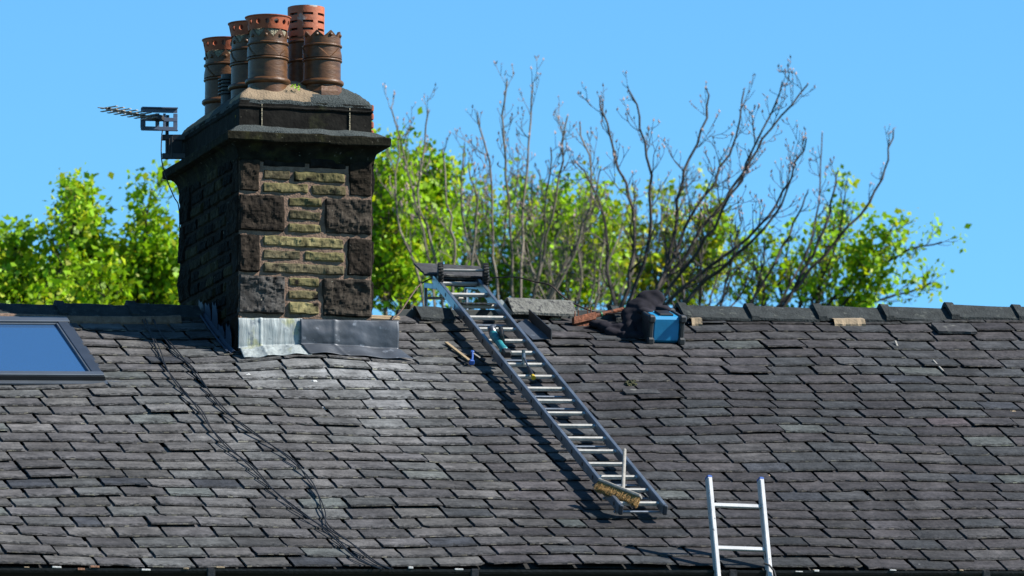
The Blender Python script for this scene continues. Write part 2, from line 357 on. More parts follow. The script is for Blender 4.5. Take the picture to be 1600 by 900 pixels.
for ci in range(NC+1):
    t0b = ci*GA-.02
    s = S0-.1+(.175 if ci % 2 else 0)+rs.uniform(-.02, .02)
    while s < S1:
        wd = .352+rs.gauss(0, .012)
        if rs.random() < .035: wd *= .55
        gap = rs.uniform(.01, .026)
        t0 = t0b+rs.gauss(0, .0025)+(rs.uniform(-.03, -.01) if rs.random() < .025 else 0)
        ln = min(GA*1.75, L-t0-.005)
        sm = s+wd/2; tm = t0+.1
        fx = prj(roof0(sm, tm))[0]/1600
        mixr = min(1, max(0, (fx-.35)/.3)); mixr = mixr+rs.uniform(-.25, .25)
        base = rs.choice(pal_r if mixr > .5 else pal_l); mg = sum(base)/3; base = tuple(.6*v_+.4*mg for v_ in base)
        k = 1+rs.gauss(0, .13)
        st = .75*spot(sm, tm, 560, 590, .8, .5)+.5*spot(sm, tm, 390, 590, .5, .5)+.35*spot(sm, tm, 370, 700, .3, .9)+.35*spot(sm, tm, 600, 640, .5, .4)+.25*spot(sm, tm, 230, 640, .4, .5)+.3*spot(sm, tm, 350, 780, .3, .5)+.3*spot(sm, tm, 700, 690, .4, .4)
        LK = 1.15-.3*min(1, max(0, mixr))
        st = min(1, st)*rs.uniform(.35, 1.15)
        pale = (.31, .318, .32)
        cc = tuple(((c_*k)*(1-st)+p_*st)*.41*LK*q_ for c_, p_, q_ in zip(base, pale, (.985, .98, .985)))
        r_ = rs.random()
        if r_ < .02: cc = tuple(.6*x+.4*y for x, y in zip(cc, (.075, .09, .083)))
        elif r_ < .04: cc = (.028, .03, .035)
        elif r_ < .042 and fx > .3: cc = (.05, .041, .044)
        if ln > .06:
            lift = abs(rs.gauss(0, .0025))+(rs.uniform(.006, .014) if rs.random() < .06 else 0)
            slate_piece(rf, s+gap/2, s+wd-gap/2, t0, ln, 2*TH+lift, .0005*rs.random()+TH*.15, rs.gauss(0, .0012), cc, .13)
        s += wd
roofo = rf.build('roof', M['slate'], house)
# boards and underlay below the slates, and the far slope
b = MB()
b.grid(lambda i, j: roof(S0+(S1-S0)*i, L*j, -.012), 40, 16, (.02, .02, .02))
def back(s, t, h=0): P = hp(s, W+(W*t/L), zr(s)+(zg(s)-zr(s))*t/L); return P+V((0, 0, h))
b.grid(lambda i, j: back(S0+(S1-S0)*i, L*j, .01), 30, 24, (.1, .1, .105))
b.build('roof_underlay', M['underlay'], roofo)
for ci in range(1): pass
bs_ = MB()
for ci in range(24):
    s = S0+(.2 if ci % 2 else 0)
    while s < S1:
        cc = rs.choice(pal_r); a0 = back(s+.004, L-ci*.237, .05); a1 = back(s+.4, L-ci*.237, .05); a2 = back(s+.4, L-ci*.237-.3, .02); a3 = back(s+.004, L-ci*.237-.3, .02)
        bs_.face([bs_.vert(p) for p in (a0, a1, a2, a3)], cc); s += .404
bs_.build('rear_slates', M['loose'], roofo)

# gutter --------------------------------------------------------------------
gt = MB(); prof = [(math.cos(a)*.062, math.sin(a)*.062) for a in np.linspace(-math.pi, 0, 13)]
def gpt(s, d, z): return hp(s, -.035+d, zg(s)-.012+z)
rows = [[gt.vert(gpt(s, d, z)) for d, z in prof+[(.055, 0)]+[(math.cos(a)*.056, math.sin(a)*.056) for a in np.linspace(0, -math.pi, 13)]] for s in np.linspace(S0, S1, 40)]
for p, q in zip(rows, rows[1:]):
    for k in range(len(p)-1): gt.face((p[k], p[k+1], q[k+1], q[k]))
for s in np.arange(S0, S1, 1.9):
    gt.box(gpt(s, 0, -.035), U*.03, BK*.068, Z*.04, bev=.008)
gutter = gt.build('gutter', M['gutter'], house, smooth=False)
fb = MB(); fb.grid(lambda i, j: hp(S0+(S1-S0)*i, .06, zg(S0+(S1-S0)*i)-.02-.28*j), 20, 1); fb.build('fascia_board', M['black'], house)
db = MB()
for k in range(15):
    px = rs.uniform(5, 1590); s, _ = solve(px, 889)
    q = gpt(s, rs.uniform(-.066, -.058), rs.uniform(-.012, .012))
    w_ = rs.uniform(.01, .035); h_ = rs.uniform(.003, .008)
    db = MB(); db.box(q, U*w_, BK*.006, Z*h_, bev=.002)
    db.build('mortar_crumb', M[rs.choice(['tan', 'white', 'rubble_red'])], gutter)


# ------------------------------------------------------------------ chimney
cs, ct = solve(372, 556); C0 = roof0(cs, ct); C0.z = 0
def cpt(u, v, z): P = C0+U*u+BK*v; P.z = z; return P
def zat(u, v, py): return bis(lambda z: prj(cpt(u, v, z))[1]-py, 0, 40)
zc = zat(0, 0, 400)
CW = bis(lambda k: prj(cpt(k, 0, zc))[0]-581, .3, 3)
CD = bis(lambda k: prj(cpt(0, k, zc))[0]-281, .3, 4)
z_corb = zat(0, 0, 247); z_slab0 = zat(0, 0, 222); z_slab1 = zat(0, 0, 208); z_cop1 = zat(0, 0, 154)
print('chimney', CW, CD, 'front dist to ridge', W*(1-ct/L), 'z', z_corb, z_slab1, z_cop1)
zb = roof0(cs, ct).z-1.2
chim = MB()
# core (mortar) a touch behind the stone faces
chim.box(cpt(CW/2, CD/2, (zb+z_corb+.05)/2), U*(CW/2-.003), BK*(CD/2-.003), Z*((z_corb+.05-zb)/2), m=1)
for k in (3, 5): chim.m[k] = 2  # shade painted in: darker mortar colour on the rear and left faces
OCH = [(.15, .132, .062), (.13, .11, .058), (.10, .088, .05), (.18, .155, .075), (.11, .094, .056)]
DRK = [(.022, .017, .012), (.027, .021, .016), (.016, .014, .012), (.026, .021, .017), (.034, .026, .019)]
def stone(mb, fr, x0, x1, z0, z1, colr, rough, seed):
    colr = tuple(v_*.72 for v_ in colr); O, E, N = fr; wd, ht = x1-x0, z1-z0; nx = max(4, int(wd/.014)); ny = max(3, int(ht/.014)); g_ = []
    for j in range(ny+1):
        row = []
        for i_ in range(nx+1):
            a, c_ = i_/nx, j/ny
            ex = min(a*wd, (1-a)*wd); ez = min(c_*ht, (1-c_)*ht); e = min(ex, ez)
            lx = x0+a*wd; lz = z0+c_*ht
            wob = .008*nz((lx*9+seed, lz*9, seed), 1, 3)
            q = V((lx*1.0+seed*3.3, lz*1.0, seed*1.7))
            d = rough*(.42+.75*nz((q.x*.8, q.y*1.3, q.z), 5, 6)+.22*nz(q, 32, 3))
            if e < 1e-6: d = -.012
            else: d = max(.001, d*1.0)*min(1, (e/.02))**.6+.003
            row.append(mb.vert(O+E*(lx+(wob if 0 < i_ < nx else wob*1.2))+Z*(lz+wob)+N*d))
        g_.append(row)
    for j in range(ny):
        for i_ in range(nx): mb.face((g_[j][i_], g_[j][i_+1], g_[j+1][i_+1], g_[j+1][i_]), colr)
zs = lambda Y_: z_corb-((Y_-120)/2.432)/(F_PX/ (C0.y))/math.cos(R(9.3))   # photo rows -> heights
kx = CW/507
front = [(325, 405, 122, 246, 'd', .03), (415, 580, 104, 148, 'd', .018), (590, 735, 104, 148, 'd', .018), (415, 522, 156, 198, 'o', .024), (533, 732, 156, 200, 'o', .024),
         (415, 590, 205, 248, 'o', .022), (599, 735, 207, 250, 'o', .022), (742, 832, 106, 248, 'd', .026),
         (325, 501, 256, 398, 'd', .03), (512, 641, 258, 298, 'o', .022), (512, 641, 308, 350, 'o', .022), (512, 641, 358, 398, 'o', .022), (652, 832, 256, 396, 'D', .045),
         (325, 407, 410, 556, 'd', .032), (417, 728, 410, 454, 'O', .026), (417, 562, 462, 504, 'O', .024), (572, 728, 464, 506, 'O', .024), (417, 728, 513, 556, 'O', .026), (737, 832, 408, 554, 'd', .026),
         (325, 503, 566, 714, 'G', .05), (514, 633, 566, 606, 'O', .024), (514, 633, 614, 652, 'O', .024), (514, 633, 660, 712, 'O', .026), (643, 832, 565, 714, 'D', .04)]
cr_ = random.Random(5)
frF = (cpt(0, 0, 0), U, -BK)
for k, (a, c_, y0, y1, kd, rg) in enumerate(front):
    if kd in 'oO': col = tuple(v_*(1.15 if kd == 'O' else .8) for v_ in cr_.choice(OCH))
    elif kd == 'G': col = (.066, .062, .058)
    elif kd == 'D': col = (.046, .038, .03)
    else: col = cr_.choice(DRK)
    stone(chim, frF, (a-325)*kx, (c_-325)*kx, zs(y1), zs(y0), col, rg, k*1.37)
zlow = zs(714)
def courses(fr, width, ztop, zbot, seed):  # stone colours darkened to put the left face's shade into them
    r2 = random.Random(seed); z = ztop; flip = 0; k = 0
    while z > zbot:
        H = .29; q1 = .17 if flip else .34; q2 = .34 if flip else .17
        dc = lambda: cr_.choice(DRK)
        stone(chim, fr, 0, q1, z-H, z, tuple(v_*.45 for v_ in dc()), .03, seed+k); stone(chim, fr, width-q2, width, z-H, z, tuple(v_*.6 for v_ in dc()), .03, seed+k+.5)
        zz = z
        for n_ in range(3):
            h = (H-.02)/3; x = q1+.014
            while x < width-q2-.05:
                w_ = min(r2.uniform(.18, .4), width-q2-.014-x)
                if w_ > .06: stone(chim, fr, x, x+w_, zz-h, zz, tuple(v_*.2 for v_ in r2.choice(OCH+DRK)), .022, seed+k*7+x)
                x += w_+.014
            zz -= h+.01
        z -= H+.016; flip = 1-flip; k += 1
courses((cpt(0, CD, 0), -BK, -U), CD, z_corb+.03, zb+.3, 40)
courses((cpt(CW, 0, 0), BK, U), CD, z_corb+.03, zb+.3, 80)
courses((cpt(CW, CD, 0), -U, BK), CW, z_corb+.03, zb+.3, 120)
stack = chim.build('chimney_stack', [M['stone'], M['mortar'], M['shaded_mortar']], house)
def loft(mb, prof, seg=14, jit=.004, x0=0, x1=None, y0=0, y1=None, cap=True, col=None, seed=0):
    x1 = CW if x1 is None else x1; y1 = CD if y1 is None else y1; rings = []
    for off, z in prof:
        c_ = [(x0-off, y0-off), (x1+off, y0-off), (x1+off, y1+off), (x0-off, y1+off)]; ring = []
        for k in range(4):
            p, q = c_[k], c_[(k+1) % 4]
            for i_ in range(seg):
                a = i_/seg; x, y = p[0]+(q[0]-p[0])*a, p[1]+(q[1]-p[1])*a
                P = cpt(x, y, z); j = nz(P*1.0+V((seed, 0, off*9)), 7, 4)*jit
                cx, cy = (x-(x0+x1)/2), (y-(y0+y1)/2); ln = math.hypot(cx, cy)
                P = P+(U*cx+BK*cy)/ln*j+Z*(nz(P, 5, 3)*jit); ring.append(mb.vert(P))
        rings.append(ring)
    n = 4*seg
    for p, q in zip(rings, rings[1:]):
        for k in range(n): mb.face((p[k], p[(k+1) % n], q[(k+1) % n], q[k]), col)
    if cap: mb.face(rings[-1], col)
    return rings
OV = bis(lambda k: prj(cpt(CW+k, -k, z_slab1))[0]-611, 0, .6)
cn = MB(); hcv = z_slab0-z_corb
pr = [(.0, z_corb-.02)]+[(.012+(OV-.045)*(1-math.cos(a)), z_corb+hcv*math.sin(a)*.92) for a in np.linspace(0, math.pi/2, 6)]
pr += [(OV-.02, z_slab0-.004), (OV-.004, z_slab0), (OV, z_slab0+.008), (OV, z_slab1-.008), (OV-.008, z_slab1), (OV*.5, z_slab1+.006), (-.05, z_slab1+.012)]
loft(cn, pr, 22, .005)
cn.build('cornice', M['cornice'], stack)
lg = MB(); loft(lg, [(OV-.035, z_slab1+.004), (OV-.05, z_slab1+.018), (.03, z_slab1+.045), (.0, z_slab1+.06), (-.05, z_slab1+.062)], 24, .012, seed=3)
lg.build('mortar_fillet', M['dark_render'], stack)
cb = MB(); zt = z_cop1-z_slab1; loft(cb, [(-.004, z_slab1), (-.004, z_slab1+zt*.74), (.006, z_slab1+zt*.77), (.008, z_slab1+zt*.8), (-.002, z_slab1+zt*.83), (.0, z_cop1-.006), (-.012, z_cop1+.002)], 20, .005, seed=5)
for u_ in (.17, .83):
    cb.box(cpt(CW*u_, -.001, (z_slab1+z_cop1)/2+.01), U*.004, BK*.004, Z*(zt*.34), m=1)
for k in range(4): cb.box(cpt(CW+.004, .05, z_slab1+.05+k*.065), U*.012, BK*.045, Z*.025, m=2, bev=.006)
cb.build('chimney_cap', [M['black_stone'], M['crust'], M['terra']], stack)
# haunching of mortar under the pots, sandy repair over the left half
FH = zat(.31, .18, 124)-z_cop1
def hz_(u_, v_):
    e = min(u_, CW-u_, v_, CD-v_); q = min(1, max(0, e/.24)); return FH*(q**.75)*(1+.05*nz((u_*3, v_*3, 1), 1, 3))+.012*nz((u_*9, v_*9, 0), 1, 3)
fl = MB()
def flp(i, j):
    u_ = CW*i; v_ = CD*j; return cpt(u_, v_, z_cop1+.004+hz_(u_, v_))
G_ = fl.grid(flp, 52, 70, (1, 1, 1))
for k, f in enumerate(fl.f):
    i_, j_ = k % 52, k//52; u_, v_ = CW*i_/52, CD*j_/70
    edge = .56*CW+.05*math.sin(v_*13)+.07*nz((u_*8, v_*8, 3), 1, 4)
    fl.m[k] = 1 if (u_ < edge and v_ < .34+.05*nz((u_*9, 0, 0))) or v_ > .9 and u_ < .2 else 0
bd = [G_[0][i_] for i_ in range(53)]+[G_[j][52] for j in range(1, 71)]+[G_[70][i_] for i_ in range(51, -1, -1)]+[G_[j][0] for j in range(69, 0, -1)]
lo = [fl.vert(V(fl.v[q])-Z*.03) for q in bd]
for k in range(len(bd)): j = (k+1) % len(bd); fl.face((bd[k], lo[k], lo[j], bd[j]))
fl.build('flaunching', [M['dark_render'], M['render']], stack, smooth=True)

# chimney pots ----------------------------------------------------------------
def pot(u_, v_, z0, Rr, hs_, crust=False, rot=0.0, plinth=False, name='chimney_pot', plain=False):
    """hs_: heights of base roll, ring 1, ring 2, crown valley, crown tip"""
    mb = MB(); c = cpt(u_, v_, z0); zr0, zr1, zr2, zv, zt_ = hs_; n = 128
    def rad(z, th):
        r = Rr*(1.0-.02*min(1, z/zt_))
        for zz, a, w_ in ((zr0, .024, .022), (zr1, .012, .011), (zr2, .012, .011)):
            d = (z-zz)/w_
            if abs(d) < 1: r += a*math.sqrt(1-d*d)
        if plain: return r
        if zr1+.015 < z < zr2-.015:
            q = (z-zr1-.015)/(zr2-zr1-.03); tri = abs(((th*5/math.pi) % 2)-1)
            if q < 1-tri: r += .009
        return r
    zl = [-.14, 0, .01]+list(np.linspace(zr0-.024, zr0+.024, 9))+list(np.linspace(zr0+.04, zr1-.016, 4))+list(np.linspace(zr1-.012, zr1+.012, 7))+list(np.linspace(zr1+.016, zr2-.016, 14))+list(np.linspace(zr2-.012, zr2+.012, 7))+[zr2+.016, zv-.02, zv]
    zl = sorted(set(zl)); rings = []
    for z in zl:
        rings.append([mb.vert(c+V((math.cos(2*math.pi*k/n+rot), math.sin(2*math.pi*k/n+rot), 0))*rad(z, 2*math.pi*k/n)+Z*z) for k in range(n)])
    def tip(k): return zt_ if plain else zv+(zt_-zv)*(1-abs(((k/n*8*2) % 2)-1))
    for fr_ in (.5, 1):
        rings.append([mb.vert(c+V((math.cos(2*math.pi*k/n+rot), math.sin(2*math.pi*k/n+rot), 0))*Rr*(.985+.015*fr_)+Z*(zv+(tip(k)-zv)*fr_)) for k in range(n)])
    rings.append([mb.vert(c+V((math.cos(2*math.pi*k/n+rot), math.sin(2*math.pi*k/n+rot), 0))*(Rr-.022)+Z*(tip(k)-.002)) for k in range(n)])
    rings.append([mb.vert(c+V((math.cos(2*math.pi*k/n+rot), math.sin(2*math.pi*k/n+rot), 0))*(Rr-.022)+Z*(zr1)) for k in range(n)])
    for p, q in zip(rings, rings[1:]):
        for k in range(n): mb.face((p[k], p[(k+1) % n], q[(k+1) % n], q[k]))
    mb.face(rings[-1][::-1], m=1)
    if not plain:
        for k in range(8):
            th = 2*math.pi*(k+.5)/8+rot; d = V((math.cos(th), math.sin(th), 0))
            mb.lathe(c+d*(Rr-.002)+Z*(zv+.012), [(.001, .014), (.008, .012), (.014, .005), (.015, 0)][::-1], 10, d)
    if plinth:
        for k in range(1):
            pr_ = [(Rr*1.28, -.10), (Rr*1.25, -.055), (Rr*1.02, .0), (Rr*.98, .02)]
            mb.lathe(c, pr_, 8, Z)
    o = mb.build(name, [M['pot'], M['black']], stack, smooth=False)
    if crust:
        cm = MB(); n2 = 96; rr = []
        for z, k_ in ((zv-.035, 1.004), (zv-.01, 1.012), (zt_-.005, 1.0), (zt_+.005, .93)):
            rr.append([cm.vert(c+V((math.cos(2*math.pi*k/n2), math.sin(2*math.pi*k/n2), 0))*(Rr*k_-.012+.004*nz((k*.7, z*40, u_)))+Z*z) for k in range(n2)])
        for p, q in zip(rr, rr[1:]):
            for k in range(n2): cm.face((p[k], p[(k+1) % n2], q[(k+1) % n2], q[k]))
        cm.build('mortar_packing', M['crust'], stack)
    return o
def cowl(u_, v_, z0, r0, r1, h, kind, matn):
    mb = MB(); c = cpt(u_, v_, z0); n = 192; nr = 30 if kind == 'holes' else 60; rings = []
    for j in range(nr+1):
        q = j/nr; r = r0+(r1-r0)*q
        if kind == 'holes' and q > .9: r += .006
        rings.append([mb.vert(c+V((math.cos(2*math.pi*k/n), math.sin(2*math.pi*k/n), 0))*r+Z*(h*q)) for k in range(n)])
    for j in range(nr):
        for k in range(n):
            q = (j+.5)/nr; a = (k+.5)/n
            if kind == 'holes':
                nh = 14; x = ((a*nh) % 1-.5)/nh*2*math.pi*r0; y = (q-.52)*h
                if math.hypot(x, y*(.9)) < .017: continue
            else:
                nh = 7; row = (q*4.6) % 1; ri = int(q*4.6); x = abs((a*nh+.1) % 1-.5)
                if ri < 4 and .4 < row < .66 and x < .33 and q > .06: continue
            mb.face((rings[j][k], rings[j][(k+1) % n], rings[j+1][(k+1) % n], rings[j+1][k]))
    o = mb.build('pot_cowl', M[matn], stack)
    sl_ = MB(); sl_.tube([c+Z*.01, c+Z*(h*.97)], r0-.024, 32, cap=False); sl_.build('shade_sleeve', M['black'], stack)  # black sleeve added inside so the cowl openings look dark, not lit
    sm = o.modifiers.new('thick', 'SOLIDIFY'); sm.thickness = .014; sm.offset = -1
    return o
def zbase(u_, v_, py): return zat(u_, v_, py)
def uof(px, v_, py=90): return bis(lambda k: prj(cpt(k, v_, zat(k, v_, py)))[0]-px, -.5, 2)
ppm = F_PX/C0.y*math.cos(R(9.8))
h5 = lambda ys, y0: [(y0-y)/ppm for y in ys]
vA = .22; uA = uof(418.5, vA); zA = zbase(uA, vA-.15, 130)
pot(uA, vA, zA, .151, h5((121.5, 86, 62, 53, 40), 128), crust=True, rot=.32)
cowl(uA, vA, zA+h5((40,), 128)[0]-.0, .150, .172, h5((18.5,), 40)[0], 'holes', 'terra')
uB = uof(503.5, vA); zB = zbase(uB, vA-.15, 131)
pot(uB, vA, zB, .143, h5((126, 90.5, 67, 53.5, 44), 131), rot=.12, plinth=True)
vD = vA+.46; uD = uof(391.5, vD); zD = zA+.03
pot(uD, vD, zD, .15, h5((121.5, 86, 62, 53, 40), 128), crust=True, rot=.2)
cowl(uD, vD, zD+h5((40,), 128)[0], .15, .171, h5((18.5,), 40)[0], 'holes', 'terra')
vE = vA+1.08; uE = uof(350.5, vE); zE = zA+.015
pot(uE, vE, zE, .15, h5((121.5, 86, 62, 53, 40), 128), crust=True, rot=.5)
cowl(uE, vE, zE+h5((40,), 128)[0], .15, .17, h5((20,), 40)[0], 'holes', 'terra')
vC = vD; uC = uof(478, vC); zC = zA-.02
hC = zat(uC, vC, 62)-zC
pot(uC, vC, zC, .143, [hC*q for q in (.1, .62, .93, .97, 1)], plain=True)
zct = zat(uC, vC, 12.5)
cowl(uC, vC, zC+hC-.03, .141, .143, zct-(zC+hC-.03), 'slots', 'terra_streak')
uF = uC*.0+uof(436, vE)
pot(uF, vE, zE, .143, h5((121.5, 86, 66, 62, 60), 128), plain=True)
vt = MB(); uV = uof(358, .95); 
for k in range(5): vt.lathe(cpt(uV, .95, zE+.03+k*.028), [(.07, 0), (.085, .004), (.085, .012), (.07, .016)], 24)
vt.lathe(cpt(uV, .95, zE-.05), [(.062, 0), (.062, .24)], 20); vt.build('vent_cap', M['black'], stack)
# little plant at the foot of the pots
pl = MB()
for k in range(14):
    p = cpt(uA+.19+rs.uniform(-.04, .04), vA-.16+rs.uniform(-.02, .03), zA+rs.uniform(-.05, .0)); d = V((rs.uniform(-1, 1), rs.uniform(-1, .2), rs.uniform(0, 1))).normalized()*rs.uniform(.015, .03); e = d.orthogonal().normalized()*.01
    pl.face([pl.vert(q) for q in (p, p+d*.5+e, p+d, p+d*.5-e)], (1, 1, 1))
tag(pl.build('small_weed', M['leaf']), 'small green weed sprouting beside the front chimney pots', 'plant')

# lead flashings --------------------------------------------------------------
def apron(px0, px1, topy, u0, u1, vis, matn, flare0, flare1, low, seed):
    mb = MB(); z_top = zat(u0, -.02, topy)
    def fn(i, j):
        u_ = u0+(u1-u0)*i
        if j < .62:
            q = j/.62; zt_ = z_top+(zat(u1, -.02, vis)-z_top)*i
            P = cpt(u_, -.034-.01*math.sin(q*3), 0); s_, t_ = (P-G0).dot(U), (P-G0).dot(BK)*L/W
            zbm = roof(s_, t_, .075).z; P.z = zt_*(1-q)+zbm*q
        else:
            q = (j-.62)/.38; u2 = u_+(flare0*(1-i)+flare1*i)*q; P = cpt(u2, -.04-low*q, 0)
            s_, t_ = (P-G0).dot(U), (P-G0).dot(BK)*L/W; P = roof(s_, t_, .075-.035*math.sin(q*math.pi/2)+.006*math.sin(i*17+seed))
        n_ = nz((u_*4+seed, j*2, seed), 1, 3)*.008+.006*math.exp(-((i-.35)/.02)**2)
        return P-BK*n_+NRM*(n_*.5)
    mb.grid(fn, 60, 26)
    o = mb.build('lead_flashing', M[matn], stack, smooth=True)
    sm = o.modifiers.new('thick', 'SOLIDIFY'); sm.thickness = .004; sm.offset = 0
    return o
u466 = uof(466, 0, 530)
apron(372, 466, 497, -.008, u466+.02, 498, 'lead_old', .0, .03, .14, 1)
o2 = apron(465, 625, 500, u466, uof(620, 0, 530), 503, 'lead_new', .03, .09, .13, 5)
for vtx in o2.data.vertices: vtx.co -= BK*.012-NRM*.004
# stepped side flashing on the left face
for k in range(7):
    v_ = .04+k*.2; P = cpt(-.03, v_, 0); s_, t_ = (P-G0).dot(U), min(L, (P-G0).dot(BK)*L/W)
    if (P-G0).dot(BK) > W: break
    zb_ = roof(s_, t_, .0).z; mb = MB()
    hk = (.2, .14, .24, .17, .12, .22, .15)[k]; poly = [cpt(-.036-.002*k, v_, zb_-.02), cpt(-.036-.002*k, v_+.19, zb_+.06), cpt(-.036-.002*k, v_+.17+.02*(k % 2), zb_+.06+hk), cpt(-.036-.002*k, v_+.11, zb_+.04+hk*.9), cpt(-.036-.002*k, v_+.08, zb_+.02+hk*1.1), cpt(-.036-.002*k, v_+.02, zb_+hk*.8)]
    mb.prism(poly, -U*.004); mb.build('side_flashing', M['lead_side'], stack)
sk = MB(); sk.grid(lambda i, j: (lambda P: roof((P-G0).dot(U), (P-G0).dot(BK)*L/W, .045+.01*math.sin(i*9)))(cpt(-.03-.07*i, -.03+(W-ct/L*W-.05)*j, 0)), 6, 20)
sk.build('side_gutter_lead', M['lead_side'], stack)
# battens beside the apron
bt = MB()
for k in range(2):
    P = rp(601, 496+k*3, .03); bt.box(P, U*.12, UPS*.018, NRM*.012, bev=.003)
bt.build('roof_batten', M['wood'], house)

# ------------------------------------------------------------------ ridge
def ridge_tile(s, ln, name='ridge_tile', parent=house, m_=None, lift=0.0, yaw=0.0, wing=.215, lip=True, shift=(0, 0), roll=0, label=None, th=.02):
    mb = MB(); c = hp(s, W+shift[0], zr(s)+.10+lift+shift[1])
    al = (U+Z*k2).normalized()
    rot = Matrix.Rotation(yaw, 3, 'Z') @ Matrix.Rotation(roll, 3, U)
    al = rot @ al; bk = rot @ V(BK); up = rot @ V(Z)
    pa = R(35)
    def sect(grow, w_):
        o_ = [];
        for sg in (-1, 1):
            pass
        outer = [(-w_*math.cos(pa), -w_*math.sin(pa)), (-.03, -.012), (0, -.004), (.03, -.012), (w_*math.cos(pa), -w_*math.sin(pa))]
        outer = [(x, y+grow) for x, y in outer]
        inner = [(x*.985, y-th-grow) for x, y in outer[::-1]]
        return outer+inner
    def seg(a0, a1, grow, w_):
        n_ = 6; rings = []
        for q in range(n_+1):
            a = a0+(a1-a0)*q/n_
            tl_ = .02*(1-a/ln)-.01
            rings.append([mb.vert(c+up*tl_+al*a+bk*(x+.003*nz((a*5, x*9, s)))+up*(y+.006*nz((a*6+s*3, x*8, 2)))) for x, y in sect(grow, w_)])
        for p, q in zip(rings, rings[1:]):
            for k in range(len(p)): mb.face((p[k], p[(k+1) % len(p)], q[(k+1) % len(p)], q[k]))
        mb.face(rings[0][::-1]); mb.face(rings[-1])
    seg(.006, ln-.006, 0, wing)
    if lip: seg(-.014, .05, .017, wing+.006)
    o = mb.build(name, m_ or M['ridge'], parent)
    return o
def s_at_ridge(px): return bis(lambda s: prj(hp(s, W, zr(s)+.05))[0]-px, -8, 9)
for px in (-248, -136, -24, 88, 200): ridge_tile(s_at_ridge(px), .56)
xs = [955, 1060, 1166, 1271, 1376, 1478, 1583, 1690, 1797, 1905]
for k, px in enumerate(xs):
    ridge_tile(s_at_ridge(px), (s_at_ridge(xs[k+1])-s_at_ridge(px)) if k+1 < len(xs) else .55, lift=rs.uniform(-.003, .006)+(.012 if px == 1478 else 0)+(-.03 if px < 1000 else 0), roll=rs.uniform(-.02, .02))
# timber ridge and bedding
b = MB(); sa, sb = s_at_ridge(620), s_at_ridge(965)
b.box(hp((sa+sb)/2, W, zr((sa+sb)/2)+.01), (U+Z*k2)*((sb-sa)/2), BK*.025, Z*.05, bev=.006); b.build('ridge_board', mat('damp_board', (.06, .075, .075), .8, var=.4, vs_=8), house)
b = MB()
def bed(x0, x1, mb, hh=.03, out=.012):
    s_0, s_1 = s_at_ridge(x0), s_at_ridge(x1); n_ = max(3, int((s_1-s_0)/.03)); rows = []
    for k in range(n_+1):
        s_ = s_0+(s_1-s_0)*k/n_; j = nz((s_*14, hh, 0), 1, 4)*.012; row = []
        for d, h in ((.10, .05), (.19+out+j, .055+hh*.5+j*.4), (.225+out+j*1.5, .04), (.235+out+j, .0)):
            row.append(mb.vert(roof(s_, L-d, h)))
        rows.append(row)
    for p, q in zip(rows, rows[1:]):
        for k in range(3): mb.face((p[k], p[k+1], q[k+1], q[k]))
for q in ((-260, 272, .03, .012), (1066, 1082, .05, .03), (1288, 1336, .03, .03)):
    b = MB(); bed(q[0], q[1], b, q[2], q[3]); b.build('ridge_mortar', M['tan' if q[0] > 0 else 'mortar'], house)

# ------------------------------------------------------------------ roof window
sw = thing('roof_window', tuple(house['_wl']), None, None); del_keys = None
sw.parent = house; sw.location = (0, 0, 0)
wl = V(house['_wl'])
for k in ('label', 'category'):
    if k in sw: del sw[k]
s_r, t_b = solve(150, 588, .06); _, t_t = solve(118, 505, .06); s_r2, _ = solve(112, 500, .06)
s_l = s_r-1.2; H0 = .085
def wp(s, t, h): return roof0(s, t)+NRM*h
def bar(s0, s1, t0, t1, h0, h1, name, mt, bev=.004):
    mb = MB(); c = (wp((s0+s1)/2, (t0+t1)/2, (h0+h1)/2)); mb.box(c, U*(abs(s1-s0)/2)+Z*(.5*abs(s1-s0)*((k1+k2)/2)), UPS*(abs(t1-t0)/2), NRM*(abs(h1-h0)/2), bev=bev)
    return mb.build(name, M[mt], sw)
sr_ = (s_r+s_r2)/2
bar(sr_-.08, sr_, t_b, t_t, -.01, H0, 'window_frame', 'frame'); bar(s_l, s_l+.08, t_b, t_t, -.01, H0, 'window_frame', 'frame')
bar(s_l, sr_, t_b-.002, t_b+.075, -.01, H0+.002, 'window_frame', 'frame_pale'); bar(s_l-.01, sr_+.015, t_t-.06, t_t+.05, -.01, H0+.012, 'window_frame', 'frame_pale')
bar(s_l+.082, sr_-.082, t_b+.08, t_t-.063, .03, H0-.022, 'glass_pane', 'glass', 0)
for (a_, b2, c2, d2) in ((s_l+.08, sr_-.08, t_b+.077, t_b+.092), (s_l+.08, sr_-.08, t_t-.077, t_t-.062), (sr_-.096, sr_-.081, t_b+.092, t_t-.077), (s_l+.081, s_l+.096, t_b+.092, t_t-.077)):
    bar(a_, b2, c2, d2, .05, H0-.006, 'glazing_bead', 'frame_pale', .002)
bar(s_l-.1, sr_+.06, t_b-.085, t_b-.004, .03, .04, 'window_flashing', 'frame_pale', 0); bar(sr_+.002, sr_+.05, t_b-.02, t_t+.05, .02, .035, 'window_flashing', 'frame', 0)
bar(s_l-.005, sr_+.004, t_b-.012, t_b-.003, -.01, H0-.012, 'lower_strip', 'black', 0)  # black strip along the frame's lower edge
tg = MB(); q0 = [wp(sr_+.06, t_b-.085, .036), wp(sr_+.19, t_b-.085, .034), wp(sr_+.24, t_b-.05, .034), wp(sr_+.24, t_b-.02, .034), wp(sr_+.06, t_b-.02, .036)]
tg.prism(q0, NRM*.004); tg.build('lead_tongue', M['lead_side'], sw)

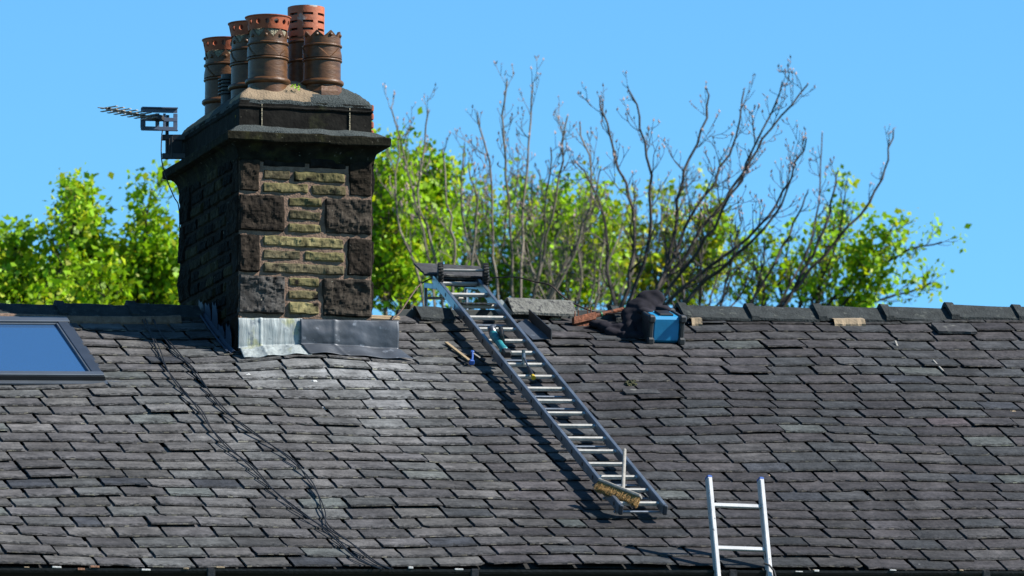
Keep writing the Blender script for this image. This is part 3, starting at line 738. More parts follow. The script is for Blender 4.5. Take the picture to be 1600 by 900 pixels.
# ------------------------------------------------------------------ roof ladder
HL = .125
sB, tB = solve(997, 787, HL, True); sT, tT = solve(731, 461, HL, True)
PB, PT = wp(sB, tB, HL), wp(sT, tT, HL); LA = (PT-PB).normalized(); LS = (U+Z*k2).normalized(); LS = (LS-LA*LS.dot(LA)).normalized(); LN = LS.cross(LA).normalized()
RL = (PT-PB).length; rsp = RL/17; print('ladder rung spacing', rsp, RL)
lad = thing('roof_ladder', tuple(PB), 'long aluminium roof ladder lying up the slates and hooked over the ridge', 'ladder')
HW = .165
for sg in (-1, 1):
    mb = MB(); c0 = PB-LA*.13+LS*(HW*sg); c1 = PT+LA*.42+LS*(HW*sg)
    mb.box((c0+c1)/2, LA*((c1-c0).length/2), LS*.015, LN*.037, bev=.004)
    if sg == -1:
        for k in range(18): mb.lathe(PB+LA*(rsp*k)-LS*(HW+.014), [(.016, 0), (.016, .003)], 12, -LS, m=1)
    for k in range(18): mb.lathe(PB+LA*(rsp*k)+LS*(HW*sg-sg*.014), [(.022, 0), (.018, .01)], 10, -LS*sg, m=0)
    mb.build('stile', [M['alu'], M['black']], lad)
    mb = MB(); mb.box(c0-LA*.004, LA*.012, LS*.016, LN*.038, bev=.006); mb.build('foot_cap', M['frame'], lad)
for k in range(19):
    mb = MB(); c = PB+LA*(rsp*k); mb.box(c, LS*(HW-.013), LA*.014, LN*.016, bev=.009); mb.build('rung', M['rung'], lad)
for k in (0, 1, 2, 5, 8, 9, 12, 15):
    mb = MB(); c = PB+LA*(rsp*k-.03)-LN*.052; mb.box(c, LS*(HW+.02), LA*.013, LN*.008, bev=.003)
    for sg in (-1, 1): mb.box(c+LS*(sg*HW)+LN*.012, LS*.004, LA*.014, LN*.025, bev=.002)
    mb.build('bearer', M['alu'], lad)
# the hook: two legs bent down behind the ridge, joined by bars, and a pair of wheels on a spindle
TOP = PT+LA*.42
for sg in (-1, 1):
    mb = MB(); p0 = TOP+LS*(HW*sg)-LA*.12-LN*.03; p1 = p0+BK*.42-Z*.0; p2 = at_y(0, 0, 50)
    p1 = p0+BK*.34+Z*.06-U*.0; p2 = p1-Z*.27-BK*.02
    mb.box((p0+p1)/2, (p1-p0)/2, LS*.012, Z*.02, bev=.003); mb.tube([p1+Z*.02, p2], .014, 8); mb.build('hook_leg', M['alu'], lad)
for q in (.09, .2):
    mb = MB(); c = TOP-LA*.12-LN*.03+BK*.34-Z*(q)+Z*.05; mb.tube([c-LS*(HW+.01), c+LS*(HW+.01)], .012, 8); mb.build('hook_bar', M['rung'], lad)
wz = MB(); WC = (at_y(688, 429, PT.y+.2), at_y(759, 430, PT.y+.23))
AX = (WC[1]-WC[0]).normalized()
wz.tube([WC[0]+Z*.035, WC[1]+Z*.035], .011, 10); wz.build('axle', M['rung'], lad)
for k, c in enumerate(WC):
    mb = MB(); axw = (AX+BK*(-.0)).normalized(); mb.lathe(c-axw*.022, [(.05, 0), (.078, .002), (.09, .012), (.092, .022), (.09, .032), (.078, .042), (.05, .044)], 40, axw)
    for q in range(22):
        th = q*2*math.pi/22; d = (Z*math.cos(th)+axw.cross(Z)*math.sin(th)); mb.box(c+d*.091, axw*.019, d*.005, axw.cross(d)*.006)
    wo = mb.build('wheel', M['rubber'], lad)
    mb = MB(); mb.lathe(c-axw*.026, [(.03, 0), (.045, .004), (.045, .048), (.03, .052)], 20, axw); mb.build('wheel_hub', M['black'], wo)
    mb = MB(); mb.box(c-Z*.05-BK*.03, Z*.1, U*.006, BK*.014); mb.build('wheel_bracket', M['steel'], lad)

# ------------------------------------------------------------------ loose slates on the ladder top
def loose_slate(px, py, Y, ax, up, w_, l_, th, label, group, yaw=0, cat='slate', m_='loose', name='slate', P=None):
    mb = MB(); c = at_y(px, py, Y) if P is None else P
    a = (Matrix.Rotation(yaw, 3, up) @ ax).normalized(); bb = up.cross(a).normalized(); pts = []
    r3 = random.Random(int(px*7+py*3)); n_ = 26
    corners = [(-w_, -l_), (w_, -l_), (w_, l_), (-w_, l_)]
    for k in range(4):
        p, q = corners[k], corners[(k+1) % 4]
        for i_ in range(6): t_ = i_/6; pts.append((p[0]+(q[0]-p[0])*t_+r3.gauss(0, .003), p[1]+(q[1]-p[1])*t_+r3.gauss(0, .003)))
    tv = [mb.vert(c+a*x*.985+bb*y*.985+up*(th+.003*nz((x*9, y*9, px)))) for x, y in pts]; bv = [mb.vert(c+a*x+bb*y+up*r3.gauss(0, .001)) for x, y in pts]; n_ = len(pts)
    mb.face(tv); mb.face(bv[::-1])
    for k in range(n_): mb.face((tv[k], bv[k], bv[(k+1) % n_], tv[(k+1) % n_]))
    o = mb.build(name, M[m_]); return tag(o, label, cat, group)
SY = PT.y+.48; upS = (Z*.93-BK*.37).normalized(); axS = U
cS = at_y(716, 441, SY)
gS = 'slates stacked on the ladder top'
loose_slate(722, 444, SY, axS, upS, .18, .16, .016, 'lowest thick slate of the pile on the ladder top, between the wheels', gS, P=cS-U*.0, yaw=.02)
loose_slate(716, 436, SY, axS, upS, .19, .17, .014, 'second slate from the bottom of the pile on the ladder top', gS, yaw=-.05, P=cS+upS*.032-U*.02)
loose_slate(710, 430, SY, axS, upS, .21, .18, .013, 'second slate from the top of the pile on the ladder top', gS, yaw=.06, P=cS+upS*.062+U*.01)
loose_slate(706, 425, SY, axS, upS, .27, .19, .012, 'topmost and widest slate of the pile, its left end jutting past the ladder', gS, yaw=-.03, P=cS+upS*.085-U*.06)
c = rp(740, 479, .22, True); loose_slate(746, 479, 0, LS, (LN+BK*.3).normalized(), .13, .06, .01, 'bent dark slate offcut lying across the ladder rungs near the ridge', None, P=PB+LA*(rsp*16.0)+LN*.02)

# ------------------------------------------------------------------ loose ridge tiles and bits near the ridge
def retag(o, label, cat, group=None):
    return tag(o, label, cat, group)
def free_tile(px0, px1, **kw):
    s_0 = s_at_ridge(px0); ln = s_at_ridge(px1)-s_0
    o = ridge_tile(s_0, ln, name='ridge_tile', parent=None, lip=False, **kw); return o
tag(free_tile(645, 702, lift=-.005, wing=.22, shift=(-.02, -.01), roll=-.05), 'short dark angular ridge tile left loose under the ladder top, beside the chimney', 'ridge tile', 'loose ridge tiles')
tag(free_tile(789, 893, lift=.05, m_=M['ridge_pale'], wing=.2, shift=(-.03, .0), yaw=.03, roll=.12), 'long pale weathered ridge tile lying loose right of the ladder', 'ridge tile', 'loose ridge tiles')
mb = MB(); P = rp(788, 478, .10, True); mb.prism([P+U*x+Z*z for x, z in ((-.06, .04), (-.02, .05), (.07, -.05), (.06, -.075), (-.0, -.05))], BK*.03); tag(mb.build('tile_fragment', M['lead_old']), 'pale broken tile fragment against the end of the loose ridge tile', 'tile piece')
def lump(px, py, r, label, cat, m_, sq=(1.3, 1, .7), h=.01, name='mortar_lump', sub=3, amp=.35):
    bm = bmesh.new(); bmesh.ops.create_icosphere(bm, subdivisions=sub, radius=r); P = rp(px, py, h+r*.3)
    for vv in bm.verts:
        c_ = vv.co.normalized(); k = 1+amp*nz(c_*1.0+V((px, py, 0)), 1.7, 3); vv.co = V((vv.co.x*sq[0]*k, vv.co.y*sq[1]*k, vv.co.z*sq[2]*k))
    me = bpy.data.meshes.new(name); bm.to_mesh(me); bm.free(); me.materials.append(M[m_]); o = bpy.data.objects.new(name, me); COL.objects.link(o); o.location = P; o['_wl'] = tuple(P)
    o.rotation_euler = (math.atan(TANP)*.9, 0, A)
    return tag(o, label, cat)
lump(868, 500, .035, 'small tan mortar lump by the upright lead flange', 'rubble', 'tan')
lump(388, 587, .02, 'white stone chip on the slates just below the pale flashing', 'rubble', 'white', name='stone_chip')
lump(491, 597, .02, 'white stone chip on the slates below the grey flashing', 'rubble', 'white', name='stone_chip')
lump(509, 638, .022, 'lowest white stone chip on the slates between flashing and cables', 'rubble', 'white', name='stone_chip', sq=(1.4, 1, .6))
lump(1583, 644, .02, 'pale stone chip on the slates at the right edge', 'rubble', 'tan', name='stone_chip')
lump(1437, 884, .024, 'white splash of debris on the lowest slates near the gutter', 'rubble', 'white', name='stone_chip', sq=(1.4, 1, .5))
lump(1199, 744, .017, 'tiny tan stone chip on the slates right of the standing ladder', 'rubble', 'tan', name='stone_chip')
mo = lump(986, 602, .042, 'clump of dry moss on the slates right of the long ladder', 'moss', 'moss', name='moss_clump', sub=4, amp=.6, sq=(1, 1, .9))
def on_roof_slate(px, py, w_, l_, th, label, lift=.035, yaw=0):
    P = rp(px, py, lift); return loose_slate(px, py, 0, LS, NRM, w_, l_, th, label, 'loose slates lying on the roof', yaw=yaw, P=P)
on_roof_slate(1002, 613, .14, .05, .012, 'narrow dark slate offcut lying on the slates beside the moss clump', yaw=.05)
on_roof_slate(1491, 515, .16, .11, .02, 'dark thick slate slipped loose below the ridge tiles at far right', yaw=-.02)
for (x0, y0, x1, y1, wd, lab, mt) in ((697, 535, 733, 563, .014, 'thin wooden batten lying on the slates left of the long ladder', 'wood'), (1458, 563, 1474, 580, .007, 'thin stick lying on the slates at upper right', 'grey_wood'), (1399, 533, 1402, 541, .008, 'short stub of wood standing between slates at upper right', 'grey_wood')):
    mb = MB(); p, q = rp(x0, y0, .045), rp(x1, y1, .045 if wd > .01 else .03); d = (q-p); mb.box((p+q)/2, d/2, d.cross(NRM).normalized()*wd, NRM*.006, bev=.002)
    tag(mb.build('wooden_batten' if wd > .01 else 'stick', M[mt]), lab, 'wood')
# L-shaped lead tray
mb = MB(); a = rp(812, 511, .04); 
P0, P1, P2, P3 = rp(806, 507, .05), rp(822, 499, .05), rp(862, 530, .05), rp(832, 531, .05)
mb.prism([P0, P1, P2, P3], NRM*.005); mb.build
tray = thing('lead_tray', tuple(P3), 'dark folded lead soaker with an upright edge, right of the long ladder', 'flashing'); mb.build('sheet', M['lead_new'], tray)
mb = MB(); q1, q2 = rp(826, 500, .05), rp(861, 532, .05); mb.prism([q1, q2, q2+Z*.085, q1+Z*.085], U*.008); mb.build('upright_edge', M['black'], tray)

# ------------------------------------------------------------------ cordless radio / case, jacket
def frame_at(px, py, h=.03): return rp(px, py, h)
cb_ = rp(1040, 537, .03)
rad = thing('tool_case', tuple(cb_), 'bright blue tool case with black corner guards under the jacket', 'tool case')
yw = Matrix.Rotation(R(-10), 3, 'Z'); ca, cbk = yw @ U, yw @ BK; hw_, dp, ht = .125, .30, .215
up_ = (Z*.96+NRM*.28).normalized()
slope = (UPS*1.0); ca = LS; cbk = NRM.cross(ca).normalized(); cbk = (UPS*.9+Z*-.05+BK*.2).normalized(); up_ = ca.cross(cbk).normalized(); 
base = cb_+up_*.0
mb = MB(); mb.box(base+up_*(ht/2)+cbk*(dp/2), ca*(hw_-.01), cbk*(dp/2), up_*(ht/2-.006), bev=.02); mb.build('body', M['case_blue'], rad)
for sg in (-1, 1):
    mb = MB(); cc_ = base+ca*(hw_*sg)
    mb.box(cc_+up_*(ht/2)+cbk*(dp/2), ca*.018, cbk*(dp/2+.012), up_*(ht/2), bev=.012)
    for a_, b_ in ((0, 0), (0, 1), (1, 0), (1, 1)): mb.box(cc_+up_*(.02+(ht-.04)*a_)+cbk*((dp)*b_), ca*.028, cbk*.03, up_*.03, bev=.012)
    mb.build('corner_guard', mat('scuffed_black_plastic', (.03, .035, .04), .55, var=.4, vs_=20, spots=[((.2, .22, .24), 24, .66, .05)]), rad)
mb = MB(); mb.box(base+up_*(ht+.002)+cbk*(dp*.42)+ca*.01, ca*.055, cbk*.08, up_*.008, bev=.006); mb.build('handle', M['black'], rad)
# jacket: overlapping soft lumps fused and wrinkled
bm = bmesh.new()
def ell(P, a, b_, c_, rz=0, ry=0):
    r_ = bmesh.ops.create_icosphere(bm, subdivisions=3, radius=1)
    mt = Matrix.Translation(P) @ Matrix.Rotation(A+rz, 4, 'Z') @ Matrix.Rotation(ry, 4, 'Y') @ Matrix.Diagonal((a, b_, c_, 1))
    bmesh.ops.transform(bm, matrix=mt, verts=r_['verts'])
YJ = cb_.y
def jp(px, py, dy=0): return at_y(px, py, YJ+.22+dy)
for px, py, a, b_, c_, rz, ry, dy in ((1014, 474, .10, .11, .09, 0, 0, .05), (1022, 466, .075, .08, .06, 0, .2, .05), (1003, 484, .12, .10, .08, 0, .3, 0), (990, 492, .10, .09, .08, 0, -.5, -.02), (985, 505, .075, .08, .11, 0, .35, -.05),
        (982, 518, .05, .06, .09, 0, .1, -.1), (998, 505, .10, .10, .11, 0, 0, -.02), (1008, 515, .09, .08, .09, 0, 0, -.05), (970, 515, .09, .07, .06, 0, .3, -.06), (950, 513, .09, .08, .045, 0, .25, -.03), (934, 509, .07, .08, .028, 0, .2, 0), (964, 522, .10, .06, .045, 0, .2, -.1), (995, 527, .09, .06, .04, 0, 0, -.14), (1020, 490, .12, .035, .022, 0, .15, -.08), (1015, 497, .10, .03, .02, 0, -.1, -.1), (1036, 484, .06, .06, .03, 0, .3, 0), (975, 527, .04, .05, .04, 0, 0, -.15)):
    ell(jp(px, py, dy), a, b_, c_, rz, ry)
me = bpy.data.meshes.new('jacket'); JO = rp(985, 530, 0); bmesh.ops.translate(bm, verts=bm.verts, vec=-JO); bm.to_mesh(me); bm.free(); me.materials.append(M['cloth'])
jo = bpy.data.objects.new('jacket', me); COL.objects.link(jo); jo.location = JO
rm = jo.modifiers.new('remesh', 'REMESH'); rm.mode = 'VOXEL'; rm.voxel_size = .008; rm.use_smooth_shade = True
tx = bpy.data.textures.new('folds', 'CLOUDS'); tx.noise_scale = .15; tx.noise_depth = 1
sm = jo.modifiers.new('soft', 'SMOOTH'); sm.iterations = 10
dm = jo.modifiers.new('folds', 'DISPLACE'); dm.texture = tx; dm.strength = .06; dm.mid_level = .5; dm.texture_coords = 'LOCAL'
tag(jo, 'crumpled black jacket heaped over the blue tool case at the ridge', 'jacket')

# rusty iron bar with prongs
p0, p1 = rp(893, 502, .06), at_y(982, 481, cb_.y+.42)
ru = thing('rusty_bracket', tuple(p0), 'rusty orange iron bracket with prongs lying left of the black jacket', 'iron bracket')
mb = MB(); d = p1-p0; q = p0+d*.35; 
mb.tube([p0+d*.3, p1], .016, 8)
mb.box(p0+d*.22, d*.2, d.cross(Z).normalized()*.02, Z*.03, bev=.005); mb.build('bar', M['rust'], ru)
mb = MB()
mb.prism([p0+d*.02-Z*.0, p0+d*.12-Z*.07, p0+d*.2-Z*.06, p0+d*.28-Z*.09, p0+d*.42-Z*.07, p0+d*.44+Z*.01, p0+d*.1+Z*.02], BK*.02); mb.build('plate', M['rust'], ru)
for k in (.06, .12, .28, .34):
    mb = MB(); b0 = p0+d*k+Z*.02; mb.tube([b0, b0+Z*.055], .005, 6); mb.build('prong', M['rust'], ru)
for k in (.52, .93):
    mb = MB(); mb.tube([p0+d*k-d*.012, p0+d*k+d*.012], .02, 10); mb.build('tape_band', mat('green_tape', (.02, .2, .08), .5), ru)

# ------------------------------------------------------------------ tools on the ladder
def onlad(px, py, off=.02):     # point on the ladder's plane under a photo point
    r = ray(px, py); P0_ = PB+LN*off; k = (P0_-CP).dot(LN)/r.dot(LN); return CP+r*k
# angle grinder
a0, a1 = onlad(790, 550, .03), onlad(769, 520, .07)
gr = thing('angle_grinder', tuple(a0), 'teal cordless angle grinder with black disc guard resting on the ladder rungs', 'angle grinder')
mb = MB(); d = a1-a0; mb.tube([a0+d*q for q in (0, .1, .3, .55, .75, .92, 1)], [.026, .032, .026, .029, .034, .033, .022], 14); mb.build('body', M['teal'], gr, smooth=True)
mb = MB(); mb.box(a0-d.normalized()*.02, d.normalized()*.03, LS*.034, LN*.03, bev=.01); mb.build('battery', M['black'], gr)
mb = MB(); mb.tube([a1-d*.12, a1+d*.1+Z*.02, a1+d*.14+Z*.03+U*.03], [.031, .028, .02], 12); mb.build('gear_head', M['steel'], gr, smooth=True)
gax = (U*.95-BK*.25+Z*.15).normalized(); gc = onlad(783, 524, .09)
mb = MB(); mb.lathe(gc-gax*.015, [(.03, 0), (.066, .004), (.07, .012), (.07, .024), (.06, .03)], 32, gax); mb.build('disc_guard', M['black'], gr)
mb = MB(); mb.lathe(gc+gax*.017, [(.062, 0), (.063, .003)], 32, gax); mb.build('cutting_disc', M['steel'], gr)
# hammer
h0, h1 = onlad(833, 589, .03), onlad(818, 558, .06)
hm = thing('hammer', tuple(h0), 'hammer with a black shaft and yellow butt lying over the ladder rungs', 'hammer')
d = (h1-h0); mb = MB(); mb.tube([h0, h0+d*.5], .014, 10, .012); mb.build('grip', M['black'], hm)
mb = MB(); mb.tube([h0-d.normalized()*.02, h0+d.normalized()*.022], .018, 12, .016); mb.build('butt', M['yellow'], hm)
mb = MB(); mb.tube([h0+d*.5, h1], .008, 8); mb.build('shaft', M['steel'], hm)
mb = MB(); mb.tube([h1+Z*.055, h1+Z*.03, h1+Z*.0, h1-Z*.06], [.016, .013, .016, .01], 10); mb.build('head', M['steel'], hm)
# blue clamp
b0 = rp(737, 566, .06); cl = thing('hand_clamp', tuple(b0), 'small blue and black tool lying on the slates left of the ladder', 'hand tool')
mb = MB(); mb.box(b0, U*.02, UPS*.014, NRM*.02, bev=.006); e_ = at_y(738, 550, b0.y+.06); mb.tube([b0, (b0+e_)/2+U*.004, e_], .009, 8); mb.lathe(e_-U*.012, [(.012, 0), (.014, .012), (.012, .024)], 10, U); mb.build('frame', M['blue'], cl)
mb = MB(); mb.tube([e_-Z*.01, rp(757, 565, .05)], .013, 8); mb.build('grip', M['black'], cl)
# broom
h0, h1 = onlad(936, 751, .085), onlad(1002, 777, .06)
br = thing('broom', tuple(h0), 'wooden broom with brown bristles lying across the foot of the long ladder', 'broom')
d = h1-h0; dn = d.normalized(); vw = (CP-h0).normalized(); dwn = dn.cross(vw).normalized()
if dwn.z > 0: dwn = -dwn
dwn = (dwn*.9+vw*.35).normalized(); sd = dn.cross(dwn).normalized()
mb = MB(); mb.box((h0+h1)/2, d/2, sd*.028, dwn*.012, bev=.008); mb.build('head', M['grey_wood'], br)
mb = MB(); r4 = random.Random(3)
mb.box((h0+h1)/2+dwn*.03, d*.47, sd*.016, dwn*.022)
for k in range(1500):
    a_ = r4.uniform(.01, .99); c_ = r4.uniform(-1, 1); p = h0+d*a_+sd*(c_*.022)+dwn*.01
    q = p+dwn*r4.uniform(.05, .078)+dn*r4.gauss(-.004, .008)+sd*(c_*.012+r4.gauss(0, .006)); wv = dn*.0016
    mb.face([mb.vert(x) for x in (p-wv, p+wv, q+wv*.6, q-wv*.6)]); wv = sd*.0016; mb.face([mb.vert(x) for x in (p-wv, p+wv, q+wv*.6, q-wv*.6)])
mb.build('bristles', M['bristle'], br)
mb = MB(); hb = h0+d*.56-dwn*.008; ht_ = at_y(976, 703, hb.y+.45); mb.tube([hb, hb*.5+ht_*.5, ht_], [.014, .0135, .013], 12); mb.build('handle', M['grey_wood'], br)

# ------------------------------------------------------------------ standing ladder at the eaves
gl = hp(solve(1150, 889)[0], -.11, zg(0)+.0)
lean = (Z*math.cos(R(15))+BK*math.sin(R(15))).normalized()
def sl_pt(px, py):     # a point on the ladder's plane
    n_ = lean.cross(U).normalized(); r = ray(px, py); k = (gl-CP).dot(n_)/r.dot(n_); return CP+r*k
tl, tr = sl_pt(1107, 747), sl_pt(1188, 750); sdir = (tr-tl).normalized(); n_ = sdir.cross(lean).normalized()
bot = tl-lean*(tl.z/lean.z)
ld2 = thing('standing_ladder', tuple((bot+sdir*.18)), 'bright aluminium ladder with blue end caps standing up over the gutter', 'ladder')
wdl = (tr-tl).length; LL = (tl-bot).length
for k in (0, 1):
    top = tl+sdir*(wdl*k); bo = top-lean*LL; mb = MB()
    mb.box((top+bo)/2, lean*(LL/2), sdir*.017, n_*.032, bev=.004)
    mb.box((top+bo)/2+n_*.0325, lean*(LL/2-.01), sdir*.009, n_*.002); mb.build('stile', M['alu_bright'], ld2)
    mb = MB(); mb.box(top+lean*.002, lean*.012, sdir*.018, n_*.033, bev=.008); mb.build('end_cap', M['blue'], ld2)
r0 = (tl-sl_pt(1109, 789)).length; r1 = (tl-sl_pt(1114, 856)).length; k = 0
while r0+(r1-r0)*k < LL:
    mb = MB(); c = tl+sdir*(wdl/2)-lean*(r0+(r1-r0)*k); mb.box(c, sdir*(wdl/2-.015), lean*.016, n_*.014, bev=.006); mb.build('rung', M['alu_bright'], ld2); k += 1
mb = MB(); pts = [sl_pt(1190, 884)+n_*.05, sl_pt(1198, 888)+n_*.06, sl_pt(1206, 896)+n_*.05, sl_pt(1212, 915)+n_*.04, sl_pt(1212, 960)]; mb.tube(pts, .007, 8)
tag(mb.build('rope', M['cable']), 'dark cord tied around the right rail of the standing ladder', 'cord')

# ------------------------------------------------------------------ cables on the roof
def smooth_path(P, n_=8):
    out = []
    for k in range(len(P)-1):
        p0_, p1_, p2_, p3_ = P[max(k-1, 0)], P[k], P[k+1], P[min(k+2, len(P)-1)]
        for i_ in range(n_):
            t_ = i_/n_; out.append(.5*((2*p1_)+(p2_-p0_)*t_+(2*p0_-5*p1_+4*p2_-p3_)*t_*t_+(3*p1_-p0_-3*p2_+p3_)*t_**3))
    out.append(P[-1]); return out
cabs = [[(213, 474), (228, 505), (245, 540), (262, 578), (285, 610), (312, 640), (332, 672), (358, 700), (392, 728), (430, 768), (470, 800), (515, 832), (556, 872), (598, 889)],
        [(230, 474), (246, 512), (275, 548), (300, 575), (325, 608), (350, 640), (385, 668), (425, 696), (458, 720), (482, 748), (497, 772), (506, 800), (514, 824), (548, 848), (586, 878), (612, 889)]]
labs = ['pair of black cables sagging straight down the slates from the ridge to the gutter', 'pair of black cables bending down the slates, right of the straighter pair']
for ci, path in enumerate(cabs):
    mb = MB()
    for sub in (0, 1):
        pts = []
        for k, (x, y) in enumerate(path):
            w_ = math.sin(k*2.1+sub*math.pi+ci)*2.6
            pts.append(V((x+w_, y, .045+.012*abs(math.sin(k*1.3+sub)))))
        pts = smooth_path(pts, 7); mb.tube([rp(p.x, p.y, p.z) for p in pts], .0048, 6)
    tag(mb.build('roof_cable', M['cable']), labs[ci], 'cable', 'cables lying down the slates')
mb = MB(); pts = [at_y(x, y, PT.y+dy) for x, y, dy in ((612, 500, -.9), (625, 488, -.6), (640, 466, -.2), (656, 445, .1), (678, 434, .45), (700, 432, .7), (765, 434, .7), (805, 433, .5), (835, 440, .4), (860, 446, .3), (878, 462, .2), (900, 476, .1), (935, 489, .0), (975, 490, -.1))]
mb.tube(smooth_path(pts, 6), .006, 6); tag(mb.build('brown_wire', M['copper']), 'loose brown wire looping over the ridge behind the ladder top to the jacket', 'wire')

# ------------------------------------------------------------------ aerial
ac = cpt(-.17, CD-.05, 0); ay = ac.y
ae = thing('tv_aerial', tuple(at_y(258, 247, ay)), 'blue-grey television aerial with a grid reflector bolted to the chimney', 'aerial')
mb = MB(); mb.tube([at_y(261, 249, ay), at_y(261, 200, ay), at_y(262, 180, ay)], .014, 10); mb.build('mast', M['black'], ae)
mb = MB()
for y in (215, 244):
    p, q = at_y(253, y, ay), at_y(294, y, ay+.0); mb.box((p+q)/2, (q-p)/2, BK*.02, Z*.022, bev=.004)
mb.box(at_y(266, 230, ay), U*.017, BK*.018, Z*.075, bev=.004); mb.box(at_y(276, 230, ay+.0), U*.045, BK*.01, Z*.085, bev=.004); mb.build('wall_bracket', M['black'], ae)
# reflector: bent grid plate with openings
mb = MB(); rc = at_y(249, 186, ay-.03); e1 = (U*.97-BK*.15).normalized(); mtl = M['frame']
def rbox(x0, x1, z0, z1, bend=0):
    c_ = rc+e1*((x0+x1)/2)+Z*((z0+z1)/2)+BK*bend; mb.box(c_, e1*(abs(x1-x0)/2), BK*.004, Z*(abs(z1-z0)/2), bev=.001)
for z0, z1 in ((-.09, -.06), (-.018, .012), (.05, .087)): rbox(-.145, .14, z0, z1)
for x0, x1 in ((-.147, -.108), (-.03, .0), (.03, .05), (.11, .142)): rbox(x0, x1, -.072, .045, .002)
mb.box(rc+Z*.087-BK*.012, e1*.14, BK*.014, Z*.004); mb.box(rc-Z*.09-BK*.012, e1*.14, BK*.014, Z*.004)
mb.build('reflector', mat('blue_grey_paint', (.12, .17, .27), .5), ae)
mb = MB(); b0, b1 = at_y(256, 187, ay-.05), at_y(165, 169, ay-.5); d = b1-b0; mb.box((b0+b1)/2, d/2, Z*.007, d.cross(Z).normalized()*.007, bev=.002); mb.tube([b1, at_y(153, 168, ay-.56)], .004, 6); mb.build('boom', M['black'], ae)
dn = d.normalized(); sdv = dn.cross(Z).normalized()
for k in range(7):
    mb = MB(); c = b0+d*(.25+.115*k)
    for s1_, s2_ in ((1, 1), (1, -1), (-1, 1), (-1, -1)):
        mb.box(c+sdv*(s1_*.045)+Z*(s2_*.012), sdv*.045, dn*.012, Z*.0025)
    mb.box(c-Z*.004, dn*.028, sdv*.006, Z*.012)
    mb.build('director', M['rung'], ae)
mb = MB(); mb.box(at_y(246, 184, ay-.06), dn*.05, sdv*.03, Z*.022, bev=.006); mb.build('dipole_box', M['black'], ae)
mb = MB(); mb.tube(smooth_path([at_y(x, y, ay+dy) for x, y, dy in ((254, 203, -.05), (252.5, 215, -.05), (252, 240, -.05), (254, 258, -.08), (262, 284, -.1), (272, 308, -.03), (279, 322, 0.02), (281, 360, .05), (282, 420, .04))], 5), .005, 6); mb.build('coax_lead', M['cable'], ae)

# ------------------------------------------------------------------ trees
def blob_tris(name, pts, size, mt, parent, r_, droop=.4, per=6, spread=.1, tintv=.25):
    pts = np.array(pts); n_ = len(pts)*per
    c = np.repeat(pts, per, axis=0)+r_.normal(0, spread, (n_, 3))*np.array([1, 1, .8])
    d = r_.normal(0, 1, (n_, 3)); d[:, 2] -= droop; d /= np.linalg.norm(d, axis=1)[:, None]
    s_ = r_.normal(0, 1, (n_, 3)); s_ -= d*np.sum(s_*d, axis=1)[:, None]; s_ /= np.linalg.norm(s_, axis=1)[:, None]
    nn = np.cross(d, s_); L_ = size*r_.uniform(.4, 1.6, n_)[:, None]; Wd = L_*.36
    P = np.stack([c, c+d*L_*.45+s_*Wd+nn*L_*.08, c+d*L_+nn*L_*-.12, c+d*L_*.45-s_*Wd+nn*L_*.08], axis=1).reshape(-1, 3)
    off = np.array(parent['_wl']); P -= off
    me = bpy.data.meshes.new(name); me.vertices.add(n_*4); me.vertices.foreach_set('co', P.ravel().astype(np.float32))
    me.loops.add(n_*4); me.loops.foreach_set('vertex_index', np.arange(n_*4, dtype=np.int32)); me.polygons.add(n_)
    me.polygons.foreach_set('loop_start', np.arange(0, n_*4, 4, dtype=np.int32)); me.polygons.foreach_set('loop_total', np.full(n_, 4, dtype=np.int32))
    ca = me.attributes.new('tint', 'FLOAT_COLOR', 'FACE'); br_ = np.repeat(r_.uniform(1-tintv*1.7, 1+tintv*1.1, len(pts)), per)*r_.uniform(.85, 1.15, n_); warm = np.repeat(r_.uniform(0, 1, len(pts)), per)
    cl_ = np.stack([br_*(1+.5*warm*(warm > .8)+.15*warm), br_, br_*np.ones(n_), np.ones(n_)], axis=1); ca.data.foreach_set('color', cl_.ravel().astype(np.float32))
    me.materials.append(mt); me.update(calc_edges=True); o = bpy.data.objects.new(name, me); COL.objects.link(o); o.parent = parent; return o
class Tree:
    def __init__(s, seed): s.r = random.Random(seed); s.mb = MB(); s.tips = []; s.nodes = []
    def grow(s, pts, r0, r1, order, up=.35, dens=1.0, minz=0, lenf=.5):
        n_ = len(pts); s.mb.tube(pts, [r0+(r1-r0)*(k/(n_-1))**.8 for k in range(n_)], 6 if r0 > .03 else (4 if r0 > .012 else 3), cap=False)
        Ls = [(pts[k+1]-pts[k]).length for k in range(n_-1)]; tot = sum(Ls)
        s.tips.append((pts[-1], order))
        if order <= 0:
            k = 1
            while k < n_-1: s.nodes.append((pts[k], order)); k += 1
            return
        acc = 0; nxt = tot*.12 if order < 3 else tot*.25
        step = {3: .26, 2: .15, 1: .10}[order]/dens
        for k in range(n_-1):
            d = (pts[k+1]-pts[k]).normalized()
            while acc+Ls[k] > nxt:
                q = pts[k]+d*(nxt-acc); rem = 1-nxt/tot; rr = (r0+(r1-r0)*(nxt/tot)**.8)*.62
                ln = {3: 1.15, 2: .75, 1: .34}[order]*(.35+.65*rem)*s.r.uniform(.6, 1.2)*lenf*2
                side = d.orthogonal().normalized(); side.rotate(Matrix.Rotation(s.r.uniform(0, 6.28), 3, d))
                dd = (d*s.r.uniform(.55, .95)+side*s.r.uniform(.5, .85)).normalized()
                m_ = 5 if order > 1 else 4; pp = [q]; cur = dd
                for j in range(m_):
                    cur = (cur+V((s.r.gauss(0, .17), s.r.gauss(0, .17), s.r.gauss(0, .12)+up*.28))).normalized(); pp.append(pp[-1]+cur*(ln/m_))
                if pp[-1].z > minz: s.grow(pp, max(.0042, rr), .0032, order-1, up, dens, minz, lenf)
                nxt += step*s.r.uniform(.6, 1.4)
            acc += Ls[k]
